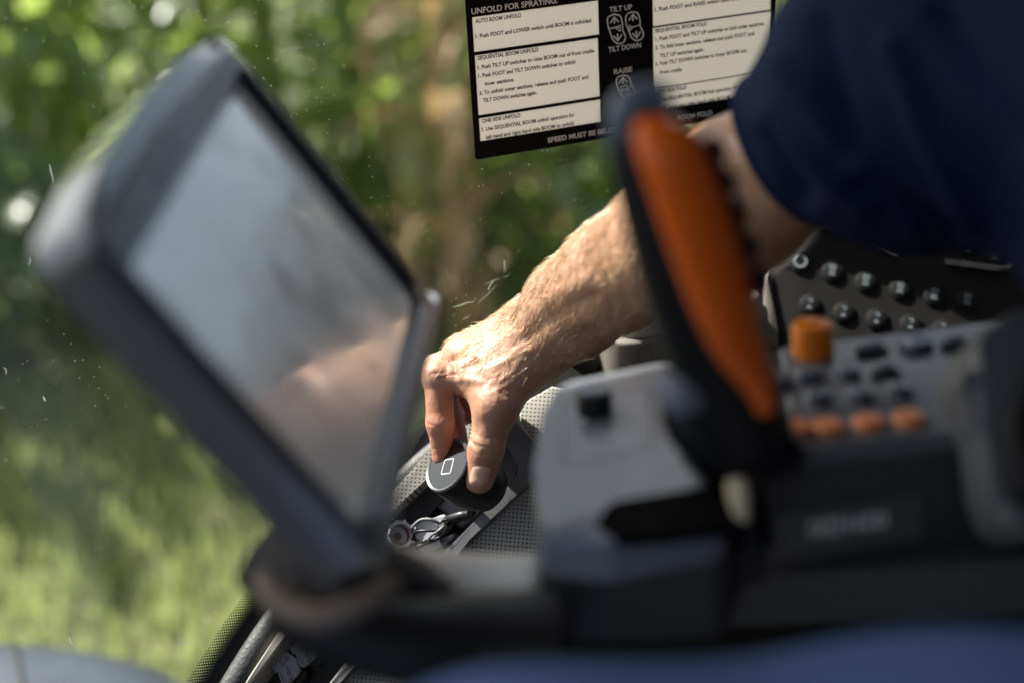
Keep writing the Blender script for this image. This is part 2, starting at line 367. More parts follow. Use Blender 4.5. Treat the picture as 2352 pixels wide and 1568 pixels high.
def glass_mat():
    m = bpy.data.materials.new('dusty window glass'); m.use_nodes = True
    n, l = m.node_tree.nodes, m.node_tree.links; n.remove(n['Principled BSDF'])
    tr = n.new('ShaderNodeBsdfTransparent'); tr.inputs[0].default_value = (.93, .96, .93, 1)
    gl = n.new('ShaderNodeBsdfGlossy'); gl.inputs['Roughness'].default_value = .01
    fr = n.new('ShaderNodeFresnel'); fr.inputs['IOR'].default_value = 1.36
    m1 = n.new('ShaderNodeMixShader'); l.new(fr.outputs[0], m1.inputs[0]); l.new(tr.outputs[0], m1.inputs[1]); l.new(gl.outputs[0], m1.inputs[2])
    tc = n.new('ShaderNodeTexCoord')
    def specks(scale, lo, hi, keep, stretch=(1, 1, 1)):
        mp = n.new('ShaderNodeMapping'); mp.inputs['Scale'].default_value = stretch; mp.inputs['Rotation'].default_value = (0, R_(35), 0); l.new(tc.outputs['Object'], mp.inputs[0])
        v = n.new('ShaderNodeTexVoronoi'); v.inputs['Scale'].default_value = scale; l.new(mp.outputs[0], v.inputs['Vector'])
        mr = n.new('ShaderNodeMapRange'); mr.inputs['From Min'].default_value = hi; mr.inputs['From Max'].default_value = lo; l.new(v.outputs['Distance'], mr.inputs['Value'])
        sp = n.new('ShaderNodeSeparateColor'); l.new(v.outputs['Color'], sp.inputs[0])
        g = n.new('ShaderNodeMath'); g.operation = 'LESS_THAN'; g.inputs[1].default_value = keep; l.new(sp.outputs[0], g.inputs[0])
        k = n.new('ShaderNodeMath'); k.operation = 'MULTIPLY'; l.new(mr.outputs[0], k.inputs[0]); l.new(g.outputs[0], k.inputs[1]); return k.outputs[0]
    a = specks(260, .08, .17, .35); b_ = specks(75, .035, .06, .16); c = specks(34, .02, .04, .12, (1, 1, .3))
    s1 = n.new('ShaderNodeMath'); s1.operation = 'MAXIMUM'; l.new(a, s1.inputs[0]); l.new(b_, s1.inputs[1])
    s2 = n.new('ShaderNodeMath'); s2.operation = 'MAXIMUM'; l.new(s1.outputs[0], s2.inputs[0]); l.new(c, s2.inputs[1])
    # dust lies in patches, over a thin even film
    nz_ = n.new('ShaderNodeTexNoise'); nz_.inputs['Scale'].default_value = 7; nz_.inputs['Detail'].default_value = 3; l.new(tc.outputs['Object'], nz_.inputs['Vector'])
    p = n.new('ShaderNodeMapRange'); p.inputs['From Min'].default_value = .35; p.inputs['From Max'].default_value = .7; p.inputs['To Min'].default_value = .05; p.inputs['To Max'].default_value = .36; l.new(nz_.outputs[0], p.inputs['Value'])
    k = n.new('ShaderNodeMath'); k.operation = 'MULTIPLY'; l.new(s2.outputs[0], k.inputs[0]); l.new(p.outputs[0], k.inputs[1])
    f = n.new('ShaderNodeMath'); f.operation = 'ADD'; f.inputs[1].default_value = .0015; l.new(k.outputs[0], f.inputs[0])
    df = n.new('ShaderNodeBsdfDiffuse'); df.inputs[0].default_value = (.75, .74, .66, 1); tl = n.new('ShaderNodeBsdfTranslucent'); tl.inputs[0].default_value = (.75, .74, .62, 1)
    md = n.new('ShaderNodeMixShader'); md.inputs[0].default_value = .5; l.new(df.outputs[0], md.inputs[1]); l.new(tl.outputs[0], md.inputs[2])
    m2 = n.new('ShaderNodeMixShader'); l.new(f.outputs[0], m2.inputs[0]); l.new(m1.outputs[0], m2.inputs[1]); l.new(md.outputs[0], m2.inputs[2])
    l.new(m2.outputs[0], n['Material Output'].inputs[0])
    return m
MT['glass'] = glass_mat()
# ---------------------------------------------------------------- ground, cab shell, window
rng = np.random.default_rng(7); random.seed(7)
gx = np.linspace(-60, 60, 61)
V = [(x, y, .0) for y in np.linspace(-60, 120, 91) for x in gx]
F = [(j * 61 + i, j * 61 + i + 1, (j + 1) * 61 + i + 1, (j + 1) * 61 + i) for j in range(90) for i in range(60)]
tag(mesh('ground', V, F, MT['soil']), kind='structure')

def grass(y0, y1, x0, x1, n):
    V = []; F = []
    for i in range(n):
        x, y = rng.uniform(x0, x1), rng.uniform(y0, y1)
        den = math.sin(x * 2.1 + 1.3) * math.sin(y * 1.7) + .5 * math.sin(x * 5 + y * 3)
        if den < -.55 and rng.random() < .75: continue
        h = rng.uniform(.04, .11) * (1 + .4 * den); a = rng.uniform(0, 6.28); b = rng.normal(0, .4); ww = rng.uniform(.004, .008)
        dx, dy = math.cos(a), math.sin(a); o = len(V)
        lx, ly = dx * h * .6 * b, dy * h * .6 * b
        V += [(x - dy * ww, y + dx * ww, 0), (x + dy * ww, y - dx * ww, 0), (x + lx * .4 + dy * ww * .8, y + ly * .4 - dx * ww * .8, h * .6), (x + lx * .4 - dy * ww * .8, y + ly * .4 + dx * ww * .8, h * .6), (x + lx, y + ly, h)]
        F += [(o, o + 1, o + 2, o + 3), (o + 3, o + 2, o + 4)]
    return V, F
V, F = grass(1.6, 5.6, -2.4, 5.5, 42000)
tag(mesh('grass', V, F, MT['grass'], smooth=False), 'short sunlit grass verge between the tractor and the maize', 'grass', kind='stuff')

YW = 1.112                                  # the flat upper part of the side window
def yw(z):                                  # the pane curves in towards the cab near its foot
    t = max(0., (CZ - .42) - z); return YW - 1.15 * t * t
# edge of the glass along its slanting foot (photo points on the pane)
def on_window(px, py):
    r = ROT @ np.array([(px - 1176) / FPX, (py - 784) / FPX, 1.]); d = 1.2
    for _ in range(30):
        p = CAM + r * d; d += (yw(p[2]) - p[1]) / r[1] * .8
    return CAM + r * d
foot_px = [(330, 1800), (432, 1630), (512, 1500), (566, 1418), (632, 1330), (720, 1225), (830, 1120), (960, 1005), (1090, 915), (1230, 830), (1400, 745), (1600, 668)]
foot = catmull([on_window(*p) for p in foot_px], 5)
win = empty('side_window', foot[0], 'large dusty side window of the tractor cab, looking out on maize', 'window')
V = []; F = []; nk = 26
ext = [np.array([-1.15, 0, foot[0][2]])] + list(foot) + [np.array([1.9, 0, foot[-1][2] + .12])]
for p in ext:
    for k in range(nk):
        z = p[2] + (CZ + .42 - p[2]) * k / (nk - 1); V.append((p[0], yw(z), z))
for i in range(len(ext) - 1):
    for k in range(nk - 1): F.append((i * nk + k, (i + 1) * nk + k, (i + 1) * nk + k + 1, i * nk + k + 1))
mesh('pane', V, F, MT['glass'], win)
# printed dot border just inside the pane along the foot
FW = .012
V = []; F = []; uv = []; s = 0; S = [0]
for i in range(1, len(foot)): S.append(S[-1] + np.linalg.norm(foot[i] - foot[i - 1]))
T = np.gradient(foot, axis=0)
def off_foot(i, w_, inn=.0):
    t = nz([T[i][0], 0, T[i][2]]); up = np.array([-t[2], 0, t[0]]); p = foot[i] + up * w_
    return np.array([p[0], yw(p[2]) - .0015 - inn, p[2]])
for i in range(len(foot)):
    for k in range(4): V.append(off_foot(i, FW * k / 3)); uv.append((S[i], FW * k / 3))
for i in range(len(foot) - 1):
    for k in range(3): F.append((i * 4 + k, (i + 1) * 4 + k, (i + 1) * 4 + k + 1, i * 4 + k + 1))
fo = mesh('dot_border', V, F, frit_mat(FW), win)
ul = fo.data.uv_layers.new(name='UVMap')
for lp in fo.data.loops: ul.data[lp.index].uv = uv[lp.vertex_index]
V = []; F = []
for i in range(len(foot)):
    V += [off_foot(i, 0), off_foot(i, -.009)]
for i in range(len(foot) - 1): F.append((2 * i, 2 * i + 1, 2 * i + 3, 2 * i + 2))
mesh('black_border', V, F, MT['black'], win)
# scuffs and smears on the inside of the pane
vf = []; FW_ = Fr((0, YW - .0012, CZ - .3), (1, 0, 0), (0, -1, 0)); rs = random.Random(11)
for pts, w_ in (([(1040, 706), (1060, 700), (1090, 692)], .0016), ([(1095, 700), (1120, 676), (1140, 655)], .0009), ([(1120, 668), (1128, 652), (1136, 644)], .0016), ([(1112, 654), (1132, 645), (1150, 640)], .0009), ([(1156, 637), (1168, 634)], .0006), ([(1158, 596), (1160, 625)], .0014), ([(112, 376), (118, 398), (124, 420)], .0020), ([(8, 842), (14, 850), (15, 860)], .0020), ([(98, 910), (103, 920)], .0024), ([(158, 1462), (166, 1480)], .0022), ([(412, 1478), (430, 1476)], .0026), ([(1140, 300), (1150, 312)], .0007), ([(730, 415), (760, 420)], .0005), ([(640, 120), (700, 108)], .0003), ([(70, 590), (66, 610)], .0016), ([(1220, 330), (1236, 322)], .0006), ([(1062, 735), (1080, 724)], .0010)):
    q = catmull([FW_.px(*p) for p in pts], 5) if len(pts) > 2 else np.linspace(FW_.px(*pts[0]), FW_.px(*pts[1]), 6)
    w0 = w_ * rs.uniform(.45, .7); a = [np.array(p) + np.array([rs.uniform(-1, 1), rs.uniform(-1, 1)]) * w_ * .25 for p in q]
    v, f = ribbon_vf(a, w0, .00002 * len(vf))
    for i in range(len(a)):                       # strokes thin out at both ends
        k = .25 + .75 * math.sin(math.pi * (i + .3) / (len(a) - .4)); m = (np.array(v[2 * i]) + np.array(v[2 * i + 1])) / 2
        v[2 * i] = m + (np.array(v[2 * i]) - m) * k; v[2 * i + 1] = m + (np.array(v[2 * i + 1]) - m) * k
    vf.append((v, f))
V, F = join_vf(vf)
sc_ = mesh('scuff_marks', V, F, leaf_mat('chalky scuff', (.25, .27, .24), (.36, .37, .33), .8, .5, (.22, .24, .2), 300), win, FW_, smooth=False); sc_['kind'] = 'stuff'
# rubber seal along the foot of the glass
P = [off_foot(i, -.0170, .006) for i in range(len(foot))]
tube('rubber_seal', P, .0130, nmat('worn rubber', (.055, .055, .056), .55, noise=.5, nscale=70, bump=.8, bscale=350, rvar=.2), win, seg=16, up=(0, -1, 0), r2=np.full(len(P), .011))

fq = Fr((0, YW + .020, CZ), (1, 0, 0), (0, -1, 0))
prism('cab_quarter_panel', [fq.px(*p) for p in [(1250, 856), (1400, 752), (1560, 668), (1700, 570), (1795, 440), (1860, 300), (1900, 150), (1915, 0), (1915, -330), (2700, -330), (2700, 1500), (1250, 1500)]], -.02, 0, nmat('dark trim', (.020, .018, .016), .6, spec=.2), None, fq)  # mostly hidden panel, added to keep the sun off the keypad
tag(bpy.data.objects['cab_quarter_panel'], 'dark trim panel of the cab wall added behind the elbow to shade the keypad', 'cab panel')
# roof and floor of the cab keep the sky off the controls
prism('cab_roof', round_poly(rect_pts(-.25, -1.0, 2.0, 1.23), .06), CZ + .36, CZ + .50, MT['headliner'], bevel=.03)
tag(bpy.data.objects['cab_roof'], 'grey lined roof of the tractor cab above the controls', 'cab roof')
prism('cab_floor', rect_pts(-1.0, -1.0, 2.0, .92), CZ - 1.32, CZ - 1.27, MT['floor'])
tag(bpy.data.objects['cab_floor'], 'dark rubber floor of the tractor cab', 'cab floor')
prism('cab_wall', rect_pts(-1.0, .93, 2.0, 1.02), CZ - 1.27, CZ - .80, MT['dark'])
tag(bpy.data.objects['cab_wall'], 'dark lower side wall of the tractor cab', 'cab wall')

prism('cab_door', rect_pts(-1.0, -.99, 2.0, -.92), CZ - 1.26, CZ + .10, MT['dark'])  # unseen; top raised past eye level to block light from that side
tag(bpy.data.objects['cab_door'], 'dark cab door panel opposite the window, raised to block side light', 'cab door')
prism('dashboard', round_poly(rect_pts(-.98, -.9, -.72, .9), .04), CZ - 1.26, CZ - .30, MT['dark'], bevel=.02)
tag(bpy.data.objects['dashboard'], 'dark dashboard across the front of the cab', 'dashboard')
prism('rear_wall', rect_pts(1.9, -.9, 1.98, .9), CZ - 1.26, CZ - .15, MT['dark'])
tag(bpy.data.objects['rear_wall'], 'dark rear wall of the tractor cab', 'cab wall')

# mudguard outside, below the window
fd = empty('mudguard', W(150, 1700, 2.2), 'smooth grey blue mudguard outside below the window', 'mudguard')
P = catmull([W(-700, 1840, 1.9), W(-350, 1775, 1.9), W(0, 1740, 1.9), W(230, 1755, 1.9), W(430, 1800, 1.9), W(620, 1900, 1.9), W(760, 2070, 1.9)], 6)
V = []; F = []; nk = 14; ax = nz(ROT @ np.array([-.55, .1, .82]))
for p in P:
    for k in range(nk):
        t = k / (nk - 1); V.append(p + np.array([0, -1, 0]) * .45 * (t - .85) - np.array([0, 0, 1]) * (.10 * (2 * t - 1) ** 4 + .0 ))
n0 = len(V)
for p in P:
    for k in range(nk): V.append(np.array(V[len(V) - n0]) - np.array([0, 0, .02]))
m_ = len(P)
for o in (0, n0):
    for i in range(m_ - 1):
        for k in range(nk - 1): F.append((o + i * nk + k, o + (i + 1) * nk + k, o + (i + 1) * nk + k + 1, o + i * nk + k + 1))
for i in range(m_ - 1):
    for k in (0, nk - 1): F.append((i * nk + k, (i + 1) * nk + k, n0 + (i + 1) * nk + k, n0 + i * nk + k))
mesh('shell', V, F, MT['fender'], fd)
tube('seam', [np.array(V[14 * nk + k]) + np.array([0, 0, .002]) for k in range(nk)], .004, MT['dark'], fd, seg=6)

# ---------------------------------------------------------------- maize
def leaf_vf(L, wd, droop, az, z0, curl, seg=9):
    V = []; F = []; d = np.array([math.cos(az), math.sin(az), 0]); s = np.array([-d[1], d[0], 0])
    el = R_(60); p = np.array([0, 0, z0]); st = L / seg
    for i in range(seg + 1):
        t = i / seg; ww = wd * (math.sin(math.pi * min(1, t * .9 + .12)) ** .6) * (1 - t ** 4) + .002
        up = np.array([0, 0, 1.]) * math.cos(el) - d * math.sin(el)
        tw = curl * t; sd = s * math.cos(tw) + up * math.sin(tw)
        wave = .018 * math.sin(t * 17 + az * 3)
        V += [p - sd * ww + up * (.25 * ww + wave), p, p + sd * ww + up * (.25 * ww - wave)]
        p = p + (d * math.cos(el) + np.array([0, 0, 1]) * math.sin(el)) * st
        el -= droop / seg * (1 + t)
    for i in range(seg):
        for k in range(2): F.append((3 * i + k, 3 * i + k + 1, 3 * i + k + 4, 3 * i + k + 3))
    return V, F
def maize(name, H, seed, label, group, leafm, stalkm, nl=11):
    r = random.Random(seed)
    root = empty(name, (0, 0, 0), label, 'maize plant', group)
    q = [(.015 * math.sin(k * 1.3 + seed), .015 * math.cos(k * .9 + seed), H * k / 6) for k in range(7)]
    tube('stalk', q, [.017, .016, .015, .014, .012, .010, .007], stalkm, root, seg=8)
    L = []
    for k in range(nl):
        z0 = .10 + (H - .30) * k / (nl - 1)
        L.append(leaf_vf(r.uniform(.6, .95) * (1 - .35 * k / nl), r.uniform(.040, .070), r.uniform(1.1, 2.9), (k % 2) * math.pi + r.uniform(-1.1, 1.1) + seed, z0, r.uniform(-1.2, 1.2)))
    V, F = join_vf(L); mesh('leaves', V, F, leafm, root)
    T_ = []
    for k in range(9):
        a = k * .7; e = .06 + .02 * k; T_.append(tube_vf([(0, 0, H - .02), (math.cos(a) * .05, math.sin(a) * .05, H + .12), (math.cos(a) * .13, math.sin(a) * .13, H + .2)], [.004, .004, .002], 4))
    V, F = join_vf(T_); mesh('tassel', V, F, MT['tassel'], root)
    return root
def copy_thing(root, loc, rz, sc, label=None):
    r = root.copy(); scene.collection.objects.link(r)
    r.matrix_world = Matrix.Translation(Vector(loc)) @ Matrix.Rotation(rz, 4, 'Z') @ Matrix.Scale(sc, 4)
    if label: r['label'] = label
    for ch in list(root.children):
        c = ch.copy(); scene.collection.objects.link(c); c.parent = r
    return r
GL = 'green maize plant in the sunlit row outside the window'
protos = [maize('maize_plant', h, s, GL, 'maize plants outside the window', MT['maize'], MT['stalk'], nl) for h, s, nl in ((2.35, 1, 12), (2.6, 2, 13), (2.1, 3, 11), (2.5, 4, 13))]
first = [True] * 4; cnt = 0
for row in range(5):
    y = 5.95 + row * .62
    for i in range(24):
        x = -1.9 + i * .235 + .1 * row + random.uniform(-.07, .07)
        k = cnt % 4; cnt += 1
        loc = (x, y - .55 * min(1, max(0, (x - 1.0) / .7)) + random.uniform(-.12, .12) + .15 * math.sin(x * 2.2), 0); rz = random.uniform(0, 6.28); sc = random.uniform(.85, 1.12)
        if first[k]:
            first[k] = False; protos[k].matrix_world = Matrix.Translation(Vector(loc)) @ Matrix.Rotation(rz, 4, 'Z') @ Matrix.Scale(sc, 4)
        else: copy_thing(protos[k], loc, rz, sc)

DL = 'dry tan maize plant added behind the wrist to imitate the reflected arm'
standin = maize('maize_plant', 2.3, 9, DL, 'dry maize plants added for the reflected arm', MT['standin'], MT['standin'], 10)
standin.matrix_world = Matrix.Translation(Vector((1.72, 4.95, 0))) @ Matrix.Rotation(1.2, 4, 'Z') @ Matrix.Scale(.9, 4)  # tan plants added to imitate the arm's reflection in the glass
copy_thing(standin, (1.84, 5.05, 0), 3.4, .95)
# ---------------------------------------------------------------- instruction decal on the window
YD = YW - .004
def z3(zx, zy): return ((1800 + zx * 1400 / 2352) * .57422, (zy * 1400 / 2352) * .57422)
FD = Fr(hit(*z3(143, 118), [0, YD, 0], np.array([0, 1., 0])), (1, 0, 0), (0, -1, 0))   # local x along the lines, y up, z to the camera
def D(zx, zy): return FD.px(*z3(zx, zy))
dec = empty('instruction_decal', FD.O, 'black and cream boom folding instruction decal stuck on the window', 'decal')
x0, x1 = (D(103, 0)[0] + D(160, 960)[0]) / 2, D(2188, 100)[0]
yb = (D(215, 1068)[1] + D(900, 957)[1]) / 2; yt = .075
RECTS = []
def panel(tl, br, lines, ext_top=None):
    a = D(*tl); b = D(*br); top = ext_top if ext_top else a[1]
    RECTS.append((a[0], b[1], b[0], top))
    p = prism('text_panel', rect_pts(a[0], b[1], b[0], top), .0001, .0004, MT['label_white'], dec, FD)
    vf = []
    for s, s0, s1, h in lines:
        q0, q1 = D(*s0), D(*s1); vf.append(text_vf(s, q0[0], q0[1], q1[0] - q0[0], h, .0007, .032))
    V, F = join_vf(vf); mesh('lettering', V, F, MT['black_ink'], p, FD, smooth=False)
LX, RX = 996, 2148
hb = .0031
panel((148, 118), (1000, 232), [('AUTO BOOM UNFOLD', (168, 157), (477, 112), hb), ('1. Push FOOT and LOWER switch until BOOM is unfolded.', (170, 258), (953, 142), hb)])
panel((166, 375), (1004, 648), [('SEQUENTIAL BOOM UNFOLD', (184, 404), (592, 341), hb), ('1. Push TILT UP switches to raise BOOM out of front cradle.', (184, 467), (970, 343), hb), ('1. Push FOOT and TILT DOWN switches to unfold', (189, 524), (840, 420), hb), ('inner sections.', (232, 576), (430, 545), hb), ('3. To unfold outer sections, release and push FOOT and', (196, 640), (927, 523), hb), ('TILT DOWN switches again.', (220, 689), (583, 632), hb)])
panel((194, 798), (1012, 818), [('ONE SIDE UNFOLD', (213, 827), (471, 786), hb), ('1. Use SEQUENTIAL BOOM unfold operation for', (213, 883), (836, 780), hb), ('left hand and right hand side BOOM to unfold.', (240, 936), (835, 838), hb)])
panel((1361, 20), (2152, 66), [('1. Push FOOT and RAISE switch until boom is folded.', (1373, 78), (2085, -20), hb)], .055)
panel((1362, 190), (2149, 472), [('SEQUENTIAL BOOM FOLD', (1376, 221), (1723, 170), hb), ('1. Push FOOT and TILT UP switches to fold outer sections.', (1377, 276), (2110, 175), hb), ('2. To fold inner sections, release and push FOOT and', (1377, 334), (2040, 243), hb), ('TILT UP switches again.', (1408, 388), (1705, 343), hb), ('3. Push TILT DOWN switches to lower BOOM into', (1378, 443), (1992, 357), hb), ('front cradle.', (1408, 499), (1558, 477), hb)])
panel((1369, 602), (2147, 618), [('ONE SIDE FOLD', (1384, 630), (1588, 600), hb), ('1. Use SEQUENTIAL BOOM fold operation for', (1385, 685), (1935, 603), hb), ('left hand and right hand side BOOM to fold.', (1408, 740), (1985, 650), hb)])
for s, s0, s1, h in [('UNFOLD FOR SPRAYING:', (143, 98), (722, 10), .0046), ('SPEED MUST BE BELOW', (656, 960), (1150, 874), .0041), ('TILT UP', (1070, 84), (1222, 62), .0042), ('TILT DOWN', (1062, 352), (1282, 318), .0042), ('RAISE', (1100, 500), (1222, 482), .0041), ('LOWER', (1145, 733), (1270, 714), .0040), ('BOOM FOLD', (1525, 812), (1760, 775), .0041)]:
    q0, q1 = D(*s0), D(*s1); V, F = text_vf(s, q0[0], q0[1], q1[0] - q0[0], h, .0005, .022)
    mesh('heading', V, F, MT['white_ink'], dec, FD, smooth=False)
# the black print runs round the cream panels
xs_ = sorted({x0, x1, x0 + .007, x1 - .007} | {r[0] for r in RECTS} | {r[2] for r in RECTS}); ys_ = sorted({yb, yt, yb + .007} | {r[1] for r in RECTS} | {r[3] for r in RECTS if r[3] < yt})
V = []; F = []
for i in range(len(xs_) - 1):
    for j in range(len(ys_) - 1):
        a, b_, c, d = xs_[i], ys_[j], xs_[i + 1], ys_[j + 1]; mx_, my_ = (a + c) / 2, (b_ + d) / 2
        if any(r[0] < mx_ < r[2] and r[1] < my_ < r[3] for r in RECTS): continue
        q = [(a, b_), (c, b_), (c, d), (a, d)]
        if j == 0 and i == 0: q = round_poly(q, [.0069, 0, 0, 0], 6)
        if j == 0 and i == len(xs_) - 2: q = round_poly(q, [0, .0069, 0, 0], 6)
        o = len(V); V += [(*p, 0) for p in q]; F.append(tuple(range(o, o + len(q))))
mesh('backing', V, F, MT['label_black'], dec, FD, smooth=False)
def foot_symbol(pts, up, dn, icon):
    vf = [ribbon_vf(catmull([D(*p) for p in pts] + [D(*pts[0])], 5), .0011, .0005)]
    for (a, b), s in ((up, 1), (dn, -1)):
        pa, pb = np.array(D(*a)), np.array(D(*b)); t = nz(pb - pa); q = np.array([-t[1], t[0]])
        vf += [ribbon_vf([pa, pb], .0013, .0005), ribbon_vf([pb - t * .0045 + q * .0036, pb, pb - t * .0045 - q * .0036], .0013, .0007)]
    for k, l in enumerate(icon): vf.append(ribbon_vf([D(*p) for p in l], .0008, .0009 + .0001 * k))
    V, F = join_vf(vf); mesh('foot_symbol', V, F, MT['white_ink'], dec, FD, smooth=False)
foot_symbol([(1100, 97), (1140, 108), (1155, 150), (1160, 205), (1177, 250), (1160, 288), (1125, 293), (1095, 270), (1075, 220), (1058, 165), (1060, 118)], ((1103, 160), (1101, 115)), ((1124, 228), (1126, 275)), [[(1070, 190), (1140, 185), (1142, 168)], [(1085, 193), (1140, 170), (1143, 208), (1130, 208)], [(1110, 192), (1142, 208)]])
foot_symbol([(1222, 80), (1260, 92), (1275, 140), (1278, 180), (1298, 225), (1285, 262), (1250, 273), (1220, 255), (1198, 205), (1180, 150), (1185, 100)], ((1228, 142), (1226, 96)), ((1250, 210), (1253, 256)), [[(1270, 168), (1205, 190), (1203, 168)], [(1203, 208), (1200, 168), (1228, 182), (1203, 208)]])
foot_symbol([(1165, 505), (1200, 520), (1215, 560), (1235, 605), (1255, 640), (1240, 672), (1205, 682), (1170, 660), (1140, 620), (1120, 570), (1122, 525)], ((1161, 565), (1160, 520)), ((1210, 618), (1212, 660)), [[(1145, 600), (1150, 583), (1165, 583), (1170, 575), (1185, 577), (1190, 590), (1205, 588), (1205, 600), (1145, 606)], [(1205, 590), (1218, 575)], [(1152, 605), (1148, 614), (1155, 621), (1163, 614), (1158, 605)], [(1188, 603), (1184, 611), (1190, 617), (1197, 610), (1192, 602)]])

# ---------------------------------------------------------------- side console under the window
i0 = len(foot) // 2
Sd = nz([foot[i0 + 8][0] - foot[i0 - 14][0], 0, foot[i0 + 8][2] - foot[i0 - 14][2]])
Dn = np.array([Sd[2], 0, -Sd[0]])
Wd = nz(np.array([0, -1., 0]) * .72 + Dn * .69)
FC = Fr(W(850, 1400, 1.20), Sd, np.cross(Wd, Sd) if (np.cross(Wd, Sd) @ fwd) < 0 else np.cross(Sd, Wd))
def Cc(px, py, h=0): return FC.px(px, py, h)
con = empty('side_console', FC.P(0, 0, -.03), 'grey and beige side console with perforated panels below the window', 'console')
def cp(name, pts, z0, z1, mat, bevel=0, r=0, seg=3):
    q = [Cc(x, y, z1) for x, y in pts]
    if r: q = round_poly(q, r)
    return prism(name, q, z0, z1, mat, con, FC, bevel, seg)
cp('tray_floor', [(420, 1760), (600, 1380), (900, 1030), (1170, 830), (1300, 830), (1500, 1000), (1800, 1300), (1600, 1950), (500, 1950)], -.06, -.032, MT['dark'])
cp('edge_strip', [(532, 1610), (655, 1427), (780, 1262), (880, 1148), (884, 1168), (795, 1284), (668, 1440), (548, 1612)], -.034, .010, MT['beige'], .002)
cp('perforated_strip', [(880, 1148), (920, 1106), (1010, 1008), (1100, 925), (1150, 900), (1165, 940), (1120, 985), (1075, 1024), (985, 1094), (905, 1169), (886, 1190)], -.034, .010, MT['perf'], .002)
cp('perforated_panel', [(700, 1700), (826, 1520), (1050, 1270), (1205, 1128), (1200, 1000), (1190, 930), (1268, 885), (1330, 900), (1500, 1300), (900, 1750)], -.034, .0, MT['perf'], .002)
cp('rail', [(722, 1608), (804, 1507), (1006, 1279), (1062, 1224), (1160, 1122), (1186, 1092), (1189, 1070), (1178, 1045), (1152, 1003), (1138, 978), (1152, 962), (1186, 957), (1243, 1032), (1262, 1075), (1203, 1120), (1078, 1239), (1045, 1282), (826, 1516), (745, 1608)], -.034, .014, MT['midgrey'], .0035, r=.004, seg=3)
cp('inner_shelf', [(1100, 960), (1150, 960), (1178, 1045), (1189, 1072), (1180, 1098), (1140, 1143), (1060, 1216), (1000, 1160), (1060, 1000)], -.034, -.018, MT['midgrey'], .004, r=.006)
cp('dark_liner', [(690, 1440), (905, 1172), (986, 1098), (1060, 1040), (1085, 1075), (1000, 1165), (940, 1240), (760, 1470)], -.034, -.012, MT['dark'], 0)
# power sockets with hinged caps
cap0 = [(672, 1479), (696, 1451), (721, 1468), (732, 1497), (721, 1512), (700, 1533), (688, 1530), (679, 1502)]
def socket(dx, dy):
    s = lambda x, y: Cc(x + dx, y + dy, .002)
    p = prism('power_socket', round_poly([s(*q) for q in [(680, 1492), (712, 1468), (742, 1500), (712, 1540)]], .006), -.032, -.010, MT['dark'], con, FC, .003)
    c = prism('cap', round_poly([s(*q) for q in cap0], .0016, 3), -.0015, .002, nmat('worn cap', (.075, .078, .082), .5, noise=.35, nscale=300, bump=.3), p, FC, .0008, 2)
    hb_ = [FC.P(*s(667, 1487), .0), FC.P(*s(676, 1496), .0)]
    tube('hinge', [FC.P(*s(668, 1483), -.001), FC.P(*s(677, 1499), -.001)], .0024, MT['midgrey'], p, 8)
    vf = []; o = lambda zx, zy: Cc(459.4 + zx * .21975 + dx, 1292 + zy * .21975 + dy, .0022)
    st = lambda pts, w_=.0007, cl=False: vf.append(ribbon_vf([o(*q) for q in pts], w_, .0024 + .00005 * len(vf), cl))
    st([(1015, 840), (1080, 757), (1115, 800), (1043, 888)], .0007, True); st([(1075, 790), (1095, 812)]); st([(1096, 786), (1076, 815)]); st([(1035, 835), (1052, 855)])
    st([(1085, 880), (1100, 893)], .0006); st([(1100, 905), (1112, 925)], .0008)
    st([(1100, 948), (1110, 940), (1128, 950), (1132, 968), (1122, 980), (1106, 972)], .0007, True)
    st([(1025, 960), (1030, 985)], .0006); st([(1040, 1000), (1052, 1012), (1048, 1030)], .0006); st([(1060, 1035), (1066, 1048)], .0006); st([(1125, 1035), (1155, 1003)], .0014)
    V, F = join_vf(vf); mesh('embossed_sign', V, F, MT['black'], c, FC, smooth=False)
    return p
for k in range(3): socket(-41 * (1 - k) + 0, 42 * (1 - k))

# wiring behind the monitor foot
def R2(zx, zy): return (861.3 + zx * .1709, 1119.7 + zy * .1709)
def on(zx, zy, h): return FC.P(*Cc(*R2(zx, zy), h), h)
wc = empty('wiring_connector', on(780, 480, -.01), 'pale grey wiring connector lying in the console tray under the pod cable', 'connector')
q = [Cc(*R2(*p), .004) for p in [(520, 560), (740, 410), (920, 350), (1000, 395), (930, 480), (850, 570), (640, 690), (550, 700)]]
prism('body', round_poly(q, .001, 3), -.03, .004, MT['conn'], wc, FC, .001, 2)
lathe('locking_ring', Fr(FC.P(*Cc(*R2(690, 560), .006), .004), FC.ex, FC.ez), [(.0095, 0), (.0095, .003), (.0085, .0035), (.0085, .001), (.0, .001)], MT['conn'], wc, 28)
wc2 = empty('open_connector', on(320, 620, -.01), 'round grey connector with notched rim and rusty inside beside the monitor edge', 'connector')
fo_ = Fr(FC.P(*Cc(*R2(310, 630), .0), -.004), FC.ex, nz(FC.ez + .35 * FC.ex - .3 * FC.ey))
lathe('notched_rim', fo_, [(.0100, -.02), (.0105, .0), (.0112, .006), (.0100, .008), (.0086, .007), (.0084, -.004), (.0, -.005)], MT['conn'], wc2, 30)
lathe('rusty_liner', Fr(fo_.P(0, 0, -.0048), fo_.ex, fo_.ez), [(.0083, 0), (.0083, .006), (.0078, .006), (.0076, .0002), (0, .0002)], nmat('rust red', (.22, .06, .03), .6, noise=.3), wc2, 30)
vf = []
